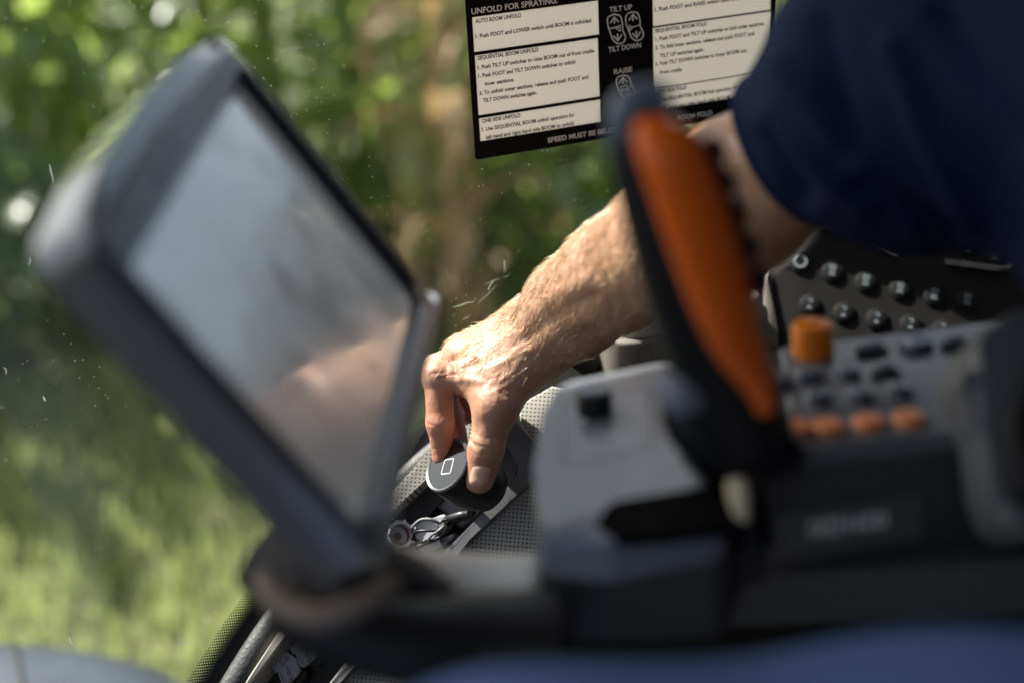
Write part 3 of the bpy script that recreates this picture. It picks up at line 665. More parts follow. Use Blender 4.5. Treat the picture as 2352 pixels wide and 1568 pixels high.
for k in range(10):
    a = k * .63; b = Fr(fo_.P(.0108 * math.cos(a), .0108 * math.sin(a), .0075), fo_.ex, fo_.ez); vf.append(([b.P(.0009 * i, .0009 * j, .0016 * h) for h in (0, 1) for i, j in ((-1, -1), (1, -1), (1, 1), (-1, 1))], [(0, 1, 2, 3), (4, 5, 6, 7), (0, 1, 5, 4), (1, 2, 6, 5), (2, 3, 7, 6), (3, 0, 4, 7)]))
V, F = join_vf(vf); mesh('rim_notch', V, F, MT['conn'], wc2, smooth=False)
wp = empty('wiring_plug', on(850, 740, -.01), 'pale grey square plug with a dark sleeve in the tray beside the rail', 'plug')
q = [Cc(*R2(*p), .003) for p in [(600, 815), (860, 685), (900, 790), (640, 885)]]
prism('body', q, -.03, .003, MT['conn'], wp, FC, .001, 2)
q = [Cc(*R2(*p), .002) for p in [(860, 680), (1080, 590), (1125, 640), (900, 800)]]
prism('sleeve', q, -.03, .002, nmat('blue black sleeve', (.02, .024, .035), .4), wp, FC, .002, 2)
wires = [[(1000, 425, .004), (900, 440, .010), (860, 470, .012), (760, 425, .014), (620, 430, .012), (520, 510, .010), (500, 560, .006), (560, 640, .002)],
         [(1000, 440, .004), (930, 500, .012), (840, 570, .014), (700, 575, .014), (590, 580, .012), (530, 615, .008), (500, 700, .0)],
         [(990, 440, .002), (900, 540, .016), (820, 600, .016), (760, 640, .014), (700, 720, .010), (610, 770, .006), (570, 790, -.004)],
         [(990, 430, .0), (960, 560, .008), (900, 640, .010), (800, 690, .010), (660, 715, .010), (590, 715, .006), (470, 540, .002)]]
for k, wr in enumerate(wires):
    P = catmull([on(a, b, h) for a, b, h in wr], 8)
    o = tube('wire', P, .0011 if k else .0014, MT['black'] if k % 2 else MT['midgrey'], None, 8)
    tag(o, ['loose wire in the widest loop over the pale connector', 'loose wire curving across the middle of the pale connector', 'loose wire dropping furthest towards the square plug', 'loose wire running along the square plug to the notched ring'][k], 'wire', 'thin wires from the pod cable')

# taupe box behind the forearm, and the console side with its shadow painted dark brown
bx = empty('console_box', W(1450, 860, 1.27), 'taupe rounded storage box behind the forearm', 'box')
fb = Fr(W(1450, 790, 1.265), ROT @ np.array([.93, -.2, .3]), nz(np.array([0, -.05, 1.])))
def Bx(px, py): return fb.px(px, py)
q = round_poly([Bx(1352, 792), Bx(1768, 736), Bx(1768, 690), Bx(1420, 735)], .012)
xs = [p[0] for p in q]; xa, xb = min(xs), max(xs)
prism('body', round_poly(rect_pts(xa + .004, 0, xb, .16), .022), -.22, 0, MT['taupe'], bx, fb, .004)
prism('sunlit_top', round_poly(rect_pts(xa + .012, .004, xb - .004, .15), .022), .001, .016, MT['beige'], bx, fb, .010, 4)  # sunlit top of the same box, its light put into paler beige
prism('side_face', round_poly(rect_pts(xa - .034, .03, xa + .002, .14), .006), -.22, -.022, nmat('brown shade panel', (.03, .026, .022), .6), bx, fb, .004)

# ---------------------------------------------------------------- control pod in the hand
n_pod = nz(ROT @ np.array([-.66, -.44, -.60]))
FP = Fr(W(1029, 1068, 1.150), ROT @ np.array([.54, -.84, 0.]), n_pod)
pod = empty('control_pod', FP.P(0, 0, -.05), 'black round control pod with glossy oval face gripped in the hand', 'control pod')
lathe('shell', FP, [(.0, -.052), (.013, -.051), (.0185, -.046), (.0215, -.036), (.0230, -.024), (.0232, -.012), (.0225, -.004), (.0215, -.0012), (.0195, .0)], MT['black'], pod, 56)
lathe('rim', FP, [(.0195, -.001), (.0214, -.0004), (.0218, .0010), (.0208, .0019), (.0192, .0014), (.0188, .0004)], nmat('satin rim', (.05, .055, .06), .3), pod, 56)
gm = nmat('face glass', (.004, .004, .005), .04, noise=.02, spec=1.0, rvar=.01); gm.node_tree.nodes['Principled BSDF'].inputs['IOR'].default_value = 1.45
fg = lathe('face_glass', FP, [(.0190, .0002), (.0188, .0011), (.010, .0013), (.0, .00135)], gm, pod, 56)
def z33(zx, zy): return (861.3 + zx * .2198, 861.3 + zy * .2198)
q = round_poly([FP.px(*z33(*p), .0014) for p in [(733, 883), (826, 868), (788, 1022), (692, 1032)]], .0009, 3)
V, F = ribbon_vf(q, .0009, .0016, True); mesh('square_icon', V, F, nmat('icon white', (.34, .36, .39), .5), fg, FP, smooth=False)
P = catmull([FP.P(-.012, .012, -.048), on(1290, 335, .012), on(1150, 380, .010), on(1000, 425, .004), on(930, 470, -.004)], 8)
tag(tube('pod_cable', P, .0042, MT['black'], None, 12), 'thick black cable leaving the pod into the console tray', 'cable')
# ---------------------------------------------------------------- display monitor
def solve_rect(T, Rr, B, L, dc):
    A = []
    for (u, v), p in zip([(0, 0), (1, 0), (1, 1), (0, 1)], [T, Rr, B, L]):
        x, y = (p[0] - 1176) / FPX, (p[1] - 784) / FPX
        A += [[u, v, 1, 0, 0, 0, -x * u, -x * v, -x], [0, 0, 0, u, v, 1, -y * u, -y * v, -y]]
    h = np.linalg.svd(np.array(A))[2][-1].reshape(3, 3)
    if h[2, 2] < 0: h = -h
    a, b, t = h.T; c = t + (a + b) / 2; s = dc / c[2]
    return ROT @ (t * s) + CAM, ROT @ (a * s), ROT @ (b * s)
t0, va, vb = solve_rect((545, 205), (940, 690), (812, 1210), (287, 628), .72)
# local x runs to the screen's left (driver's view), y runs up the screen, z faces the driver
FMo = Fr(t0, vb, np.cross(vb, va) if (np.cross(vb, va) @ fwd) < 0 else np.cross(va, vb))
SW, SH = np.linalg.norm(vb), np.linalg.norm(va); sgn = 1 if FMo.ey @ va > 0 else -1
def Mp(a, b): return (b, sgn * a)            # a: down the screen, b: to its left
mon = empty('display_monitor', FMo.P(SW / 2, sgn * SH / 2, -.03), 'large tilted grey display monitor with its screen turned to the driver', 'monitor')
def box_ab(a0, b0, a1, b1): return [Mp(a0, b0), Mp(a0, b1), Mp(a1, b1), Mp(a1, b0)]
MT['mon'] = nmat('monitor shell', (.125, .122, .118), .26, spec=.8, coat=.7, rvar=.04, noise=.06, bump=.15, bscale=900)
MT['mon_top'] = nmat('monitor bezel', (.028, .030, .034), .30, noise=.06, bump=.15, bscale=900)
bm = bmesh.new()
add_prism(bm, round_poly([Mp(-.025, -.029), Mp(-.0325, .03), Mp(-.0360, .095), Mp(-.0345, .16), Mp(-.0275, .217), Mp(.167, .217), Mp(.167, -.029)], [.015, .06, .09, .06, .017, .012, .017], 8), -.024, .001, .012, 6, .01)
bm_obj('housing', bm, MT['mon'], mon, FMo)
bm = bmesh.new()
o_ = round_poly([Mp(-.0175, -.0195), Mp(-.0215, .05), Mp(-.0230, .10), Mp(-.0220, .15), Mp(-.0195, .2125), Mp(.16, .2125), Mp(.16, -.0195)], [.012, .05, .05, .05, .012, .012, .012], 6)
i_ = round_poly([Mp(-.002, -.002), Mp(-.002, .05), Mp(-.002, .10), Mp(-.002, .15), Mp(-.002, SW + .002), Mp(SH + .002, SW + .002), Mp(SH + .002, -.002)], [.003, .0001, .0001, .0001, .003, .003, .003], 6)
n_ = len(o_); lv = [[bm.verts.new((*p, z)) for p in ring] for ring, z in ((o_, .0005), (o_, .0040), ([tuple(.93 * np.array(a) + .07 * np.array(b)) for a, b in zip(o_, i_)], .0052), ([tuple(.10 * np.array(a) + .90 * np.array(b)) for a, b in zip(o_, i_)], .0052), (i_, -.0015))]
for k in range(4):
    for i in range(n_): bm.faces.new((lv[k][i], lv[k][(i + 1) % n_], lv[k + 1][(i + 1) % n_], lv[k + 1][i]))
bm_obj('bezel', bm, MT['mon_top'], mon, FMo)
scr = bpy.data.materials.new('display with added glow'); scr.use_nodes = True
b = scr.node_tree.nodes['Principled BSDF']; b.inputs['Base Color'].default_value = (.02, .021, .023, 1); b.inputs['Specular IOR Level'].default_value = .9
b.inputs['IOR'].default_value = 2.3
_n, _l = scr.node_tree.nodes, scr.node_tree.links
_c = _n.new('ShaderNodeTexCoord'); _t = _n.new('ShaderNodeTexNoise'); _t.inputs['Scale'].default_value = 26; _t.inputs['Detail'].default_value = 5; _l.new(_c.outputs['Object'], _t.inputs['Vector'])
_m = _n.new('ShaderNodeMapRange'); _m.inputs['From Min'].default_value = .35; _m.inputs['From Max'].default_value = .7; _m.inputs['To Min'].default_value = .07; _m.inputs['To Max'].default_value = .34; _l.new(_t.outputs[0], _m.inputs['Value']); _l.new(_m.outputs[0], b.inputs['Roughness'])   # finger smears
b.inputs['Emission Color'].default_value = (.9, .95, 1, 1); b.inputs['Emission Strength'].default_value = .03  # faint glow added to lift the screen's pale sky reflection
prism('screen', round_poly(box_ab(0, 0, SH, SW), .002), .0012, .0018, scr, mon, FMo)
q = lambda a0, b0, a1, b1: box_ab(a0, b0, a1, b1)
def ledge(name, sec, b0, b1):  # chamfers catching the sky, their brightness put into paler grey
    V = [(*Mp(a, b_), z) for b_ in (b0, b1) for a, z in sec]; n = len(sec)
    F = [tuple(range(n)), tuple(range(2 * n - 1, n - 1, -1))] + [(i, (i + 1) % n, n + (i + 1) % n, n + i) for i in range(n)]
    bm = bmesh.new(); vs = [bm.verts.new(v) for v in V]; [bm.faces.new([vs[i] for i in f]) for f in F]
    bmesh.ops.bevel(bm, geom=bm.edges[:], offset=.0008, segments=2, affect='EDGES'); bm_obj(name, bm, MT['lightgrey'], mon, FMo)
ledge('screen_ledge', [(SH - .0005, -.001), (SH + .0065, .0085), (SH + .0090, .0085), (SH + .0090, -.001)], .003, SW - .010)
ledge('lower_ledge', [(.1535, .0005), (.1600, .0065), (.1640, .0055), (.1665, -.006)], -.026, SW - .004)
prism('top_shade', q(-.006, -.0065, SH - .006, -.003), .0055, .0095, MT['black'], mon, FMo, .001)
# brow: a darker text strip on the upper bezel
prism('back_cover', round_poly(box_ab(-.004, .004, .140, .195), .02), -.036, -.0245, MT['mon'], mon, FMo, .0)

# bracket carrying the monitor on the armrest
br = empty('monitor_bracket', W(1000, 1420, .72), 'grey topped bracket arm joining monitor to the control armrest', 'bracket')
P0 = [W(870, 1290, .735), W(1000, 1322, .75), W(1110, 1345, .755), W(1240, 1352, .755)]
P = catmull(P0, 6)
V, F = tube_vf(P, np.linspace(.022, .031, len(P)), 18, (0, 0, 1), np.full(len(P), .007))
mesh('arm_top', V, F, MT['bracket'], br)
P = catmull([W(628, 1385, .68), W(750, 1438, .682), W(950, 1475, .69), (W(1100, 1480, .70)), W(1290, 1490, .705)], 6)
V, F = tube_vf(P, np.linspace(.012, .034, len(P)), 18, (0, 0, 1), np.linspace(.012, .026, len(P)))
mesh('arm_body', V, F, MT['dark'], br)
P = catmull([W(606, 1316, .662), W(645, 1384, .655), W(735, 1418, .650), W(838, 1384, .655), W(905, 1334, .665)], 6)
tube('lit_back_edge', P, .0058, nmat('warm lit edge', (.15, .112, .08), .5), br, 14)  # brown tube painting the monitor's lower back edge as warmly lit
tube('swivel_hub', [W(640, 1250, .735), W(760, 1330, .725), W(900, 1380, .72), W(1000, 1420, .715)], [.030, .034, .030, .02], MT['dark'], br, 20, (0, 0, 1), [.022, .026, .022, .018], smooth_n=5)

# ---------------------------------------------------------------- control armrest
ZT = CZ - .36
FA = Fr((0, 0, ZT), (1, 0, 0), (0, 0, 1))
def A(px, py, h=0): return FA.px(px, py, h)
arm = empty('armrest_console', (.40, .64, ZT - .12), 'grey control armrest with buttons, knobs and dark sides in front of the driver', 'armrest')
body = [A(1232, 1262), A(1246, 905), A(1272, 880), A(1500, 838), A(2262, 742), (.66, .66), (.66, .49), A(2240, 1262)]
prism('housing', round_poly([A(1226, 1322, -.08), A(1232, 1062), A(1255, 952), A(1294, 890), A(1500, 842), A(2262, 748), (.68, .66), (.68, .47), A(1600, 1322, -.08)], [.012, .03, .03, .016, 0, .01, .01, .01, .01]), -.17, -.0665, MT['dark'], arm, FA, .004)
prism('upper_body', round_poly([A(1232, 1236, -.012), A(1229, 1062, -.005), A(1252, 950, -.005), A(1291, 886, -.005), A(1500, 842), A(2262, 748), (.66, .65), (.66, .597), A(2262, 978), A(1824, 1030), A(1700, 1085), A(1665, 1180), A(1400, 1245, -.012)], [.012, .03, .03, .016, 0, .01, .006, .006, 0, .003, .01, .01, .01]), -.067, -.004, MT['flank'], arm, FA)
prism('front_deck', round_poly([A(1230, 1225), A(1226, 1062), A(1248, 948), A(1288, 880), A(1500, 836), A(1800, 797), A(1840, 1020), A(1700, 1090), A(1660, 1190), A(1400, 1240)], [.014, .03, .03, .016, 0, 0, .004, .01, .01, .01]), -.022, 0, MT['lightgrey'], arm, FA, .0075, 5)
prism('button_deck', round_poly([A(1790, 795, .004), A(2262, 742, .004), (.66, .655), (.66, .59), A(2262, 985, .004), A(1822, 1036, .004)], .006), -.005, .004, MT['grey'], arm, FA, .003)
_e0, _e1 = FA.P(*A(1822, 1036, .004), .004), FA.P(*A(2262, 985, .004), .004)
FE = Fr(_e0, _e1 - _e0, nz(np.cross(_e1 - _e0, [0, 0, 1]) * (1 if np.cross(_e1 - _e0, [0, 0, 1])[1] < 0 else -1)))
if FE.ey[2] < 0: FE.ex, FE.ey = -FE.ex, -FE.ey
def E_(px, py): return FE.px(px, py)
prism('dark_flank', round_poly([E_(1668, 1104), E_(1822, 1041), E_(2262, 990), E_(2330, 1000), E_(2330, 1330), E_(1668, 1350)], .004), -.03, -.001, MT['flank'], arm, FE, .002)
LZ = -.066
prism('ledge', round_poly([A(1231, 1268, LZ), A(1700, 1225, LZ), A(2262, 1225, LZ), A(2420, 1240, LZ), A(2420, 1290, LZ), A(2262, 1296, LZ), A(1700, 1322, LZ), A(1231, 1322, LZ)], .004), LZ - .03, LZ, MT['ledge'], arm, FA, .004)
prism('slot_shade_plate', round_poly([A(1366, 1205, .001), A(1400, 1152, .001), A(1690, 1105, .001), A(1700, 1205, .001), A(1420, 1240, .001)], [.006, .01, .003, .003, .01]), -.004, .0012, MT['slot_shade'], arm, FA)  # flat black plate on the deck, colour standing for the slot's inner shade
# inset plate with the seam
pl = [A(1292, 1070, .001), A(1296, 920, .001), A(1490, 882, .001), A(1500, 1022, .001)]
V, F = ribbon_vf(round_poly(pl, .004), .0008, .0012, True); mesh('seam', V, F, MT['midgrey'], arm, FA, smooth=False)
kn = lathe('rotary_knob', Fr(FA.P(*A(1366, 945), .0), FA.ex, FA.ez), [(.0098, 0), (.0098, .0095), (.0088, .0125), (.0, .0128)], MT['black'], arm, 32)
lathe('knob_top_sheen', Fr(FA.P(*A(1366, 945), .0), FA.ex, FA.ez), [(.0080, .0120), (.0080, .0136), (.007, .0140), (0, .0141)], MT['btn'], kn, 28)  # lighter disc paints the sky's reflection on top of the black knob
lathe('glint_dot', Fr(FA.P(*A(1340, 968, .003), .003), FA.ex, FA.ez), [(.0016, -.003), (.0016, .0006), (0, .0012)], MT['chrome'], kn, 12)  # chrome bead added as a small specular glint
ok = lathe('amber_knob', Fr(FA.P(*A(1866, 812, .004), .0035), FA.ex, FA.ez), [(.0110, 0), (.0118, .001), (.0116, .016), (.0108, .0185), (.0090, .0192), (.0, .0194)], MT['orange_knob'], arm, 44)
def button(px, py, sx, sy, h, mat, icon=True, name='button'):
    c = A(px, py, .004); o = round_poly([(c[0] + i * sx, c[1] + j * sy) for i, j in ((-1, -1), (1, -1), (1, 1), (-1, 1))], min(sx, sy) * .6, 4)
    p = prism(name, o, .003, .004 + h, mat, arm, FA, .0014, 3)
    if icon:
        V, F = join_vf([ribbon_vf([(c[0] - sx * .4, c[1] - sy * .1), (c[0], c[1] + sy * .4), (c[0] + sx * .4, c[1] - sy * .1)], .0011, .0043 + h), ribbon_vf([(c[0] - sx * .35, c[1] - sy * .4), (c[0] + sx * .35, c[1] - sy * .4)], .0011, .0043 + h)])
        mesh('icon', V, F, MT['dim_ink'], p, FA, smooth=False)
for x, y in ((1853, 868), (1944, 862), (1876, 920), (1973, 916), (2063, 904), (1790, 884)): button(x, y, .0064, .0072, .0055, MT['btn'])
for x, y, s in ((2003, 812, .009), (2034, 862, .0078), (2195, 798, .008)):
    button(x, y, s, .0052, .0032, MT['dark'], False, 'rocker_switch')
    c = A(x, y, .004); prism('rocker_top', round_poly([(c[0] - s * .85, c[1] + .0005), (c[0] + s * .85, c[1] + .0005), (c[0] + s * .85, c[1] + .0062), (c[0] - s * .85, c[1] + .0062)], .002), .004, .0095, MT['lightgrey'], arm, FA, .0015)
button(2104, 800, .0088, .0072, .005, MT['btn'])
for x, y in ((1830, 992), (1902, 988), (1995, 978), (2087, 968)): button(x, y, .0075, .0074, .0045, MT['orange_soft'], False, 'orange_button')
# worn chrome emblem on the flank: blurred rounded marks
vf = []
ctr = FE.px(1950, 1200)
for k, (dx, w_, h_) in enumerate(((-.0185, .005, .009), (-.0125, .0045, .009), (-.0075, .004, .010), (-.001, .002, .008), (.005, .0022, .008), (.011, .005, .009), (.017, .0045, .008))):
    vf.append(ribbon_vf(round_poly(rect_pts(ctr[0] + dx - w_ / 2, ctr[1] - h_ / 2, ctr[0] + dx + w_ / 2, ctr[1] + h_ / 2), .0018), .0016, .001, True))
    vf.append(ribbon_vf([(ctr[0] + dx - w_ / 2, ctr[1]), (ctr[0] + dx + w_ / 2, ctr[1])], .0012, .0012))
V, F = join_vf(vf); mesh('emblem', V, F, MT['white_ink'], arm, FE, smooth=False)
prism('emblem_plate', round_poly(rect_pts(ctr[0] - .045, ctr[1] - .014, ctr[0] + .040, ctr[1] + .011), .002), -.02, .0006, MT['ledge'], arm, FE, .001)

# grey hand lever at the right edge
lv_ = empty('grab_lever', W(2330, 980, .72), 'tall grey lever with a bright edge at the rear of the button deck', 'lever')
def outline(name, pts, d, th, mat, parent, bev, r):
    f_ = Fr(W(*np.mean(np.array(pts), 0), d), ROT @ np.array([1, 0, .25]), ROT @ np.array([.12, -.25, -1]))
    return prism(name, round_poly([f_.px(*p) for p in pts], r), -th, 0, mat, parent, f_, bev, 5)
outline('body', [(2205, 862), (2255, 778), (2330, 712), (2420, 690), (2480, 900), (2460, 1230), (2320, 1232), (2285, 1130), (2268, 1000)], .74, .035, MT['levergrey'], lv_, .010, .012)
outline('inset', [(2330, 960), (2390, 800), (2480, 760), (2480, 1180), (2352, 1150)], .722, .012, MT['dark'], lv_, .003, .008)

# ---------------------------------------------------------------- multifunction joystick with the orange face
js = empty('joystick', W(1700, 1080, .775), 'black multifunction joystick with a tall orange front standing on the armrest', 'joystick')
C0 = [(1462, 232, .640), (1478, 300, .644), (1520, 420, .653), (1568, 560, .665), (1612, 690, .680), (1650, 800, .695), (1680, 900, .712), (1695, 985, .730)]
P = [W(*c) for c in C0]
wd = [.011, .0162, .0200, .0225, .0240, .0245, .0235, .022]; dp = [.010, .016, .018, .019, .019, .019, .020, .022]
vw = ROT @ np.array([.10, -.12, -1])
tube('grip', P, wd, MT['dark'], js, 28, vw, dp, smooth_n=6)
P2 = [W(x, y, d) for x, y, d in ((1518, 286, .636), (1535, 330, .629), (1575, 440, .636), (1618, 560, .646), (1662, 690, .660), (1700, 790, .674), (1740, 880, .690), (1752, 935, .700))]
tube('orange_face', P2, [.0114, .0148, .0160, .0165, .0158, .0130, .0076, .0048], MT['orange'], js, 24, ROT @ np.array([.35, -.25, -1]), [.005, .008, .009, .009, .009, .009, .008, .006], smooth_n=6)
tube('grip_cap', [W(1425, 330, .640), W(1440, 255, .636), W(1490, 226, .636), W(1535, 240, .636)], [.006, .008, .008, .006], nmat('blue grey cap', (.10, .12, .15), .4), js, 14, vw, [.006, .007, .007, .006], smooth_n=6)
tube('thumb_buttons', [W(1528, 880, .694), W(1560, 902, .690), W(1606, 905, .694)], [.008, .010, .008], MT['lightgrey'], js, 16, vw, [.006, .007, .005], smooth_n=4)
tube('collar', [W(1655, 930, .735), W(1690, 1000, .745), W(1715, 1075, .755)], [.026, .029, .022], MT['black'], js, 26, vw, [.022, .026, .018], smooth_n=6)
tube('guard', [W(1545, 925, .72), W(1580, 985, .722), W(1650, 1038, .725), W(1730, 1065, .73), W(1785, 1040, .735)], [.008, .0105, .012, .012, .010], MT['black'], js, 16, vw, [.008, .010, .011, .011, .009], smooth_n=6)
for bx_, by_ in ((1630, 350), (1655, 420), (1682, 495), (1706, 570), (1730, 645)):
    lathe('side_button', Fr(W(bx_, by_, .668), (1, 0, 0), ROT @ np.array([.6, -.2, -.8])), [(0, -.007), (.0065, -.004), (.0078, 0), (.0066, .004), (0, .006)], MT['black'], js, 18)
lathe('pivot_ball', Fr(W(1775, 1035, .745), (1, 0, 0), ROT @ np.array([.1, -.3, -1])), [(0, -.016), (.009, -.013), (.0145, -.006), (.0155, 0), (.0145, .006), (.009, .012), (0, .014)], MT['black'], js, 28)
tube('stem', [W(1705, 1060, .755), W(1712, 1150, .755), W(1725, 1250, .758)], [.013, .010, .012], MT['black'], js, 16, vw, None)
tube('sunlit_strap', [W(1688, 1098, .715), W(1696, 1135, .715), W(1706, 1195, .717)], [.0042, .0056, .0030], nmat('sunlit strap', (.78, .64, .40), .4), js, 12)  # strap with its sunlight put into the pale tan colour

# ---------------------------------------------------------------- keypad on the rear pillar
FK = Fr(W(2000, 690, 1.36), ROT @ np.array([.945, .235, .1]), ROT @ np.array([-.08, -.28, -.95]))
def K(px, py, h=0): return FK.px(px, py, h)
kp = empty('keypad_panel', FK.P(0, 0, -.03), 'black keypad panel with two rows of round icon buttons behind the armrest', 'keypad')
prism('panel', round_poly([K(1770, 740), K(1763, 600), K(1810, 520), K(1900, 480), (K(2500, 590)), K(2600, 900), K(1800, 960)], .008), -.03, 0, nmat('keypad face', (.014, .0125, .0125), .55, spec=.2, bump=.2, bscale=900), kp, FK, .004)
prism('side_trim', [K(1752, 800), K(1752, 640), K(1764, 620), K(1786, 760), K(1786, 800)], -.03, .004, MT['taupe'], kp, FK, .003)
def rbutton(px, py, icon, r=.0085):
    c = K(px, py, .003)
    p = lathe('round_button', Fr(FK.P(*c, .0), FK.ex, FK.ez), [(r * 1.22, 0), (r * 1.2, .0014), (r, .0016), (r, .0022), (r * .85, .0027), (0, .0028)], MT['keycap'], kp, 28)
    vf = []
    if icon == 'ring': vf.append(ribbon_vf([(c[0] + .0052 * math.cos(a), c[1] + .0052 * math.sin(a)) for a in np.linspace(0, 6.28, 20)][:-1], .0022, 0.0032, True))
    else:
        g = lambda x, y: (c[0] + x * .001, c[1] + y * .001)
        if icon == 'a': L = [[g(-2.5, 5), g(2.5, 5), g(2.5, 1.2), g(-2.5, 1.2), g(-2.5, 5)], [g(-2.5, 3), g(2.5, 3)], [g(-2, -1), g(2, -1), g(2.5, -4), g(-2.5, -4), g(-2, -1)], [g(0, -1), g(0, -4)]]
        else: L = [[g(-2, 3), g(-1.4, 4.6), g(1.4, 4.6), g(2, 3), g(.6, 1.6), g(0, .6)], [g(-2, -2.5), g(2, -2.5)], [g(-2, -4), g(2, -4)]]
        vf = [ribbon_vf(l, .0011, .0030 + .0001 * k) for k, l in enumerate(L)]
    V, F = join_vf(vf); mesh('icon', V, F, MT['key_ink'], p, FK, smooth=False)
for k, (x, y) in enumerate(((1838, 600), (1912, 622), (1989, 645), (2068, 662), (2146, 676), (2222, 688))): rbutton(x, y, 'a' if k else 'ring')
for x, y in ((1860, 698), (1938, 716), (2014, 731), (2092, 744), (2166, 756), (2240, 768)): rbutton(x, y, 'b')
rbutton(2285, 584, 'a', .009); rbutton(2225, 566, 'b', .007)
tr = catmull([K(1880, 518), K(1915, 528), K(1990, 556), K(2060, 590)], 6)
tube('upper_trim', [FK.P(a, b_, .004) for a, b_ in tr], .0022, MT['chrome'], kp, 8)
tube('screw_head', [FK.P(*K(1886, 520), .002), FK.P(*K(1886, 520), .008)], [.0065, .0050], nmat('polished screw', (.75, .72, .65), .2, metal=1), kp, 14)
tr = catmull([K(2168, 604), K(2230, 612), K(2295, 620), K(2322, 612), K(2332, 590), K(2330, 560)], 6)
tube('corner_trim', [FK.P(a, b_, .004) for a, b_ in tr], .0028, MT['chrome'], kp, 8)
tr = catmull([K(2290, 548), K(2330, 545), K(2352, 525), K(2375, 495)], 5)
tube('end_trim', [FK.P(a, b_, .004) for a, b_ in tr], .0030, MT['chrome'], kp, 8)
# ---------------------------------------------------------------- the driver
def cone_sdf(p, a, b, ra, rb):
    ab = b - a; t = np.clip(((p - a) @ ab) / (ab @ ab), 0, 1)
    return np.linalg.norm(p - a - t[:, None] * ab, axis=1) - (ra + (rb - ra) * t)
def smin(d1, d2, k):
    h = np.maximum(k - np.abs(d1 - d2), 0) / k
    return np.minimum(d1, d2) - h * h * k * .25
class Body:
    def __init__(s): s.items = []
    def add(s, a, b, ra, rb, k=.008): s.items.append((np.asarray(a, float), np.asarray(b, float), ra, rb, k))
    def chain(s, pts, rad, k=.008):
        for i in range(len(pts) - 1): s.add(pts[i], pts[i + 1], rad[i], rad[i + 1], k)
    def f(s, p):
        d = None
        for a, b, ra, rb, k in s.items:
            e = cone_sdf(p, a, b, ra, rb); d = e if d is None else smin(d, e, k)
        return d
    def mesh(s, voxel, iters=10, smooth=3):
        parts = []
        for a, b, ra, rb, k in s.items:
            n = 7; t = nz(b - a)
            q = [a - t * ra * .86, a - t * ra * .5] + [a + (b - a) * i / (n - 1) for i in range(n)] + [b + t * rb * .5, b + t * rb * .86]
            r = [ra * .5, ra * .86] + [ra + (rb - ra) * i / (n - 1) for i in range(n)] + [rb * .86, rb * .5]
            parts.append(tube_vf(q, r, 14))
        V, F = join_vf(parts)
        me = bpy.data.meshes.new('raw'); me.from_pydata([tuple(v) for v in V], [], F); me.update()
        o = bpy.data.objects.new('raw', me); scene.collection.objects.link(o)
        m = o.modifiers.new('r', 'REMESH'); m.mode = 'VOXEL'; m.voxel_size = voxel
        m = o.modifiers.new('s', 'SMOOTH'); m.iterations = smooth
        dg = bpy.context.evaluated_depsgraph_get(); dg.update()
        out = bpy.data.meshes.new_from_object(o.evaluated_get(dg)); bpy.data.objects.remove(o); bpy.data.meshes.remove(me)
        n = len(out.vertices); co = np.empty(n * 3); out.vertices.foreach_get('co', co); co = co.reshape(-1, 3)
        e = voxel * .35
        for it in range(iters):
            d = s.f(co); g = np.stack([s.f(co + np.eye(3)[i] * e) - s.f(co - np.eye(3)[i] * e) for i in range(3)], 1)
            g /= np.maximum(np.linalg.norm(g, axis=1, keepdims=True), 1e-9)
            co = co - g * np.clip(d, -voxel * 2, voxel * 2)[:, None] * .7
        out.vertices.foreach_set('co', co.ravel()); out.update()
        return out, co
def normals(me):
    n = np.empty(len(me.vertices) * 3); me.vertices.foreach_get('normal', n); return n.reshape(-1, 3)

H = {  # joints of the right arm and hand: photo position and distance, in mm-true radii
 'sho': W(2230, 110, .80), 'uarm': W(1905, 300, .87), 'elb': W(1690, 455, .945), 'fa1': W(1560, 552, 1.005), 'fa2': W(1420, 632, 1.075), 'fa3': W(1320, 700, 1.13),
 'wri': W(1240, 762, 1.165),
 'im': W(1084, 868, 1.155), 'ip': W(1009, 868, 1.160), 'id': W(1011, 972, 1.158), 'it': W(1018, 1046, 1.163),
 'mm': W(1064, 824, 1.180), 'mp': W(1004, 846, 1.190), 'md': W(1036, 955, 1.190), 'mt': W(1050, 1010, 1.190),
 'rm': W(1062, 812, 1.200), 'rp': W(1020, 838, 1.215), 'rd': W(1062, 905, 1.210), 'rt': W(1072, 950, 1.208),
 'lm': W(1078, 806, 1.218), 'lp': W(1046, 838, 1.230), 'ld': W(1076, 890, 1.225), 'lt': W(1092, 925, 1.222),
 'tc': W(1225, 812, 1.150), 'tm': W(1138, 935, 1.138), 'ti': W(1116, 1034, 1.138), 'tt': W(1101, 1098, 1.140)}
B = Body()
B.chain([H[k] for k in ('sho', 'uarm', 'elb')], [.044, .0400, .0420], .03)
B.chain([H[k] for k in ('elb', 'fa1', 'fa2', 'fa3', 'wri')], [.0415, .0385, .0330, .0285, .0245], .03)
up_ = ROT @ np.array([-.45, -.6, .3])
B.add(H['fa1'] + up_ * .006, H['fa3'] + up_ * .004, .034, .024, .02)
B.add(H['wri'] + ROT @ np.array([.0, .007, -.004]), H['fa3'] + ROT @ np.array([.004, .008, -.004]), .0215, .024, .02)
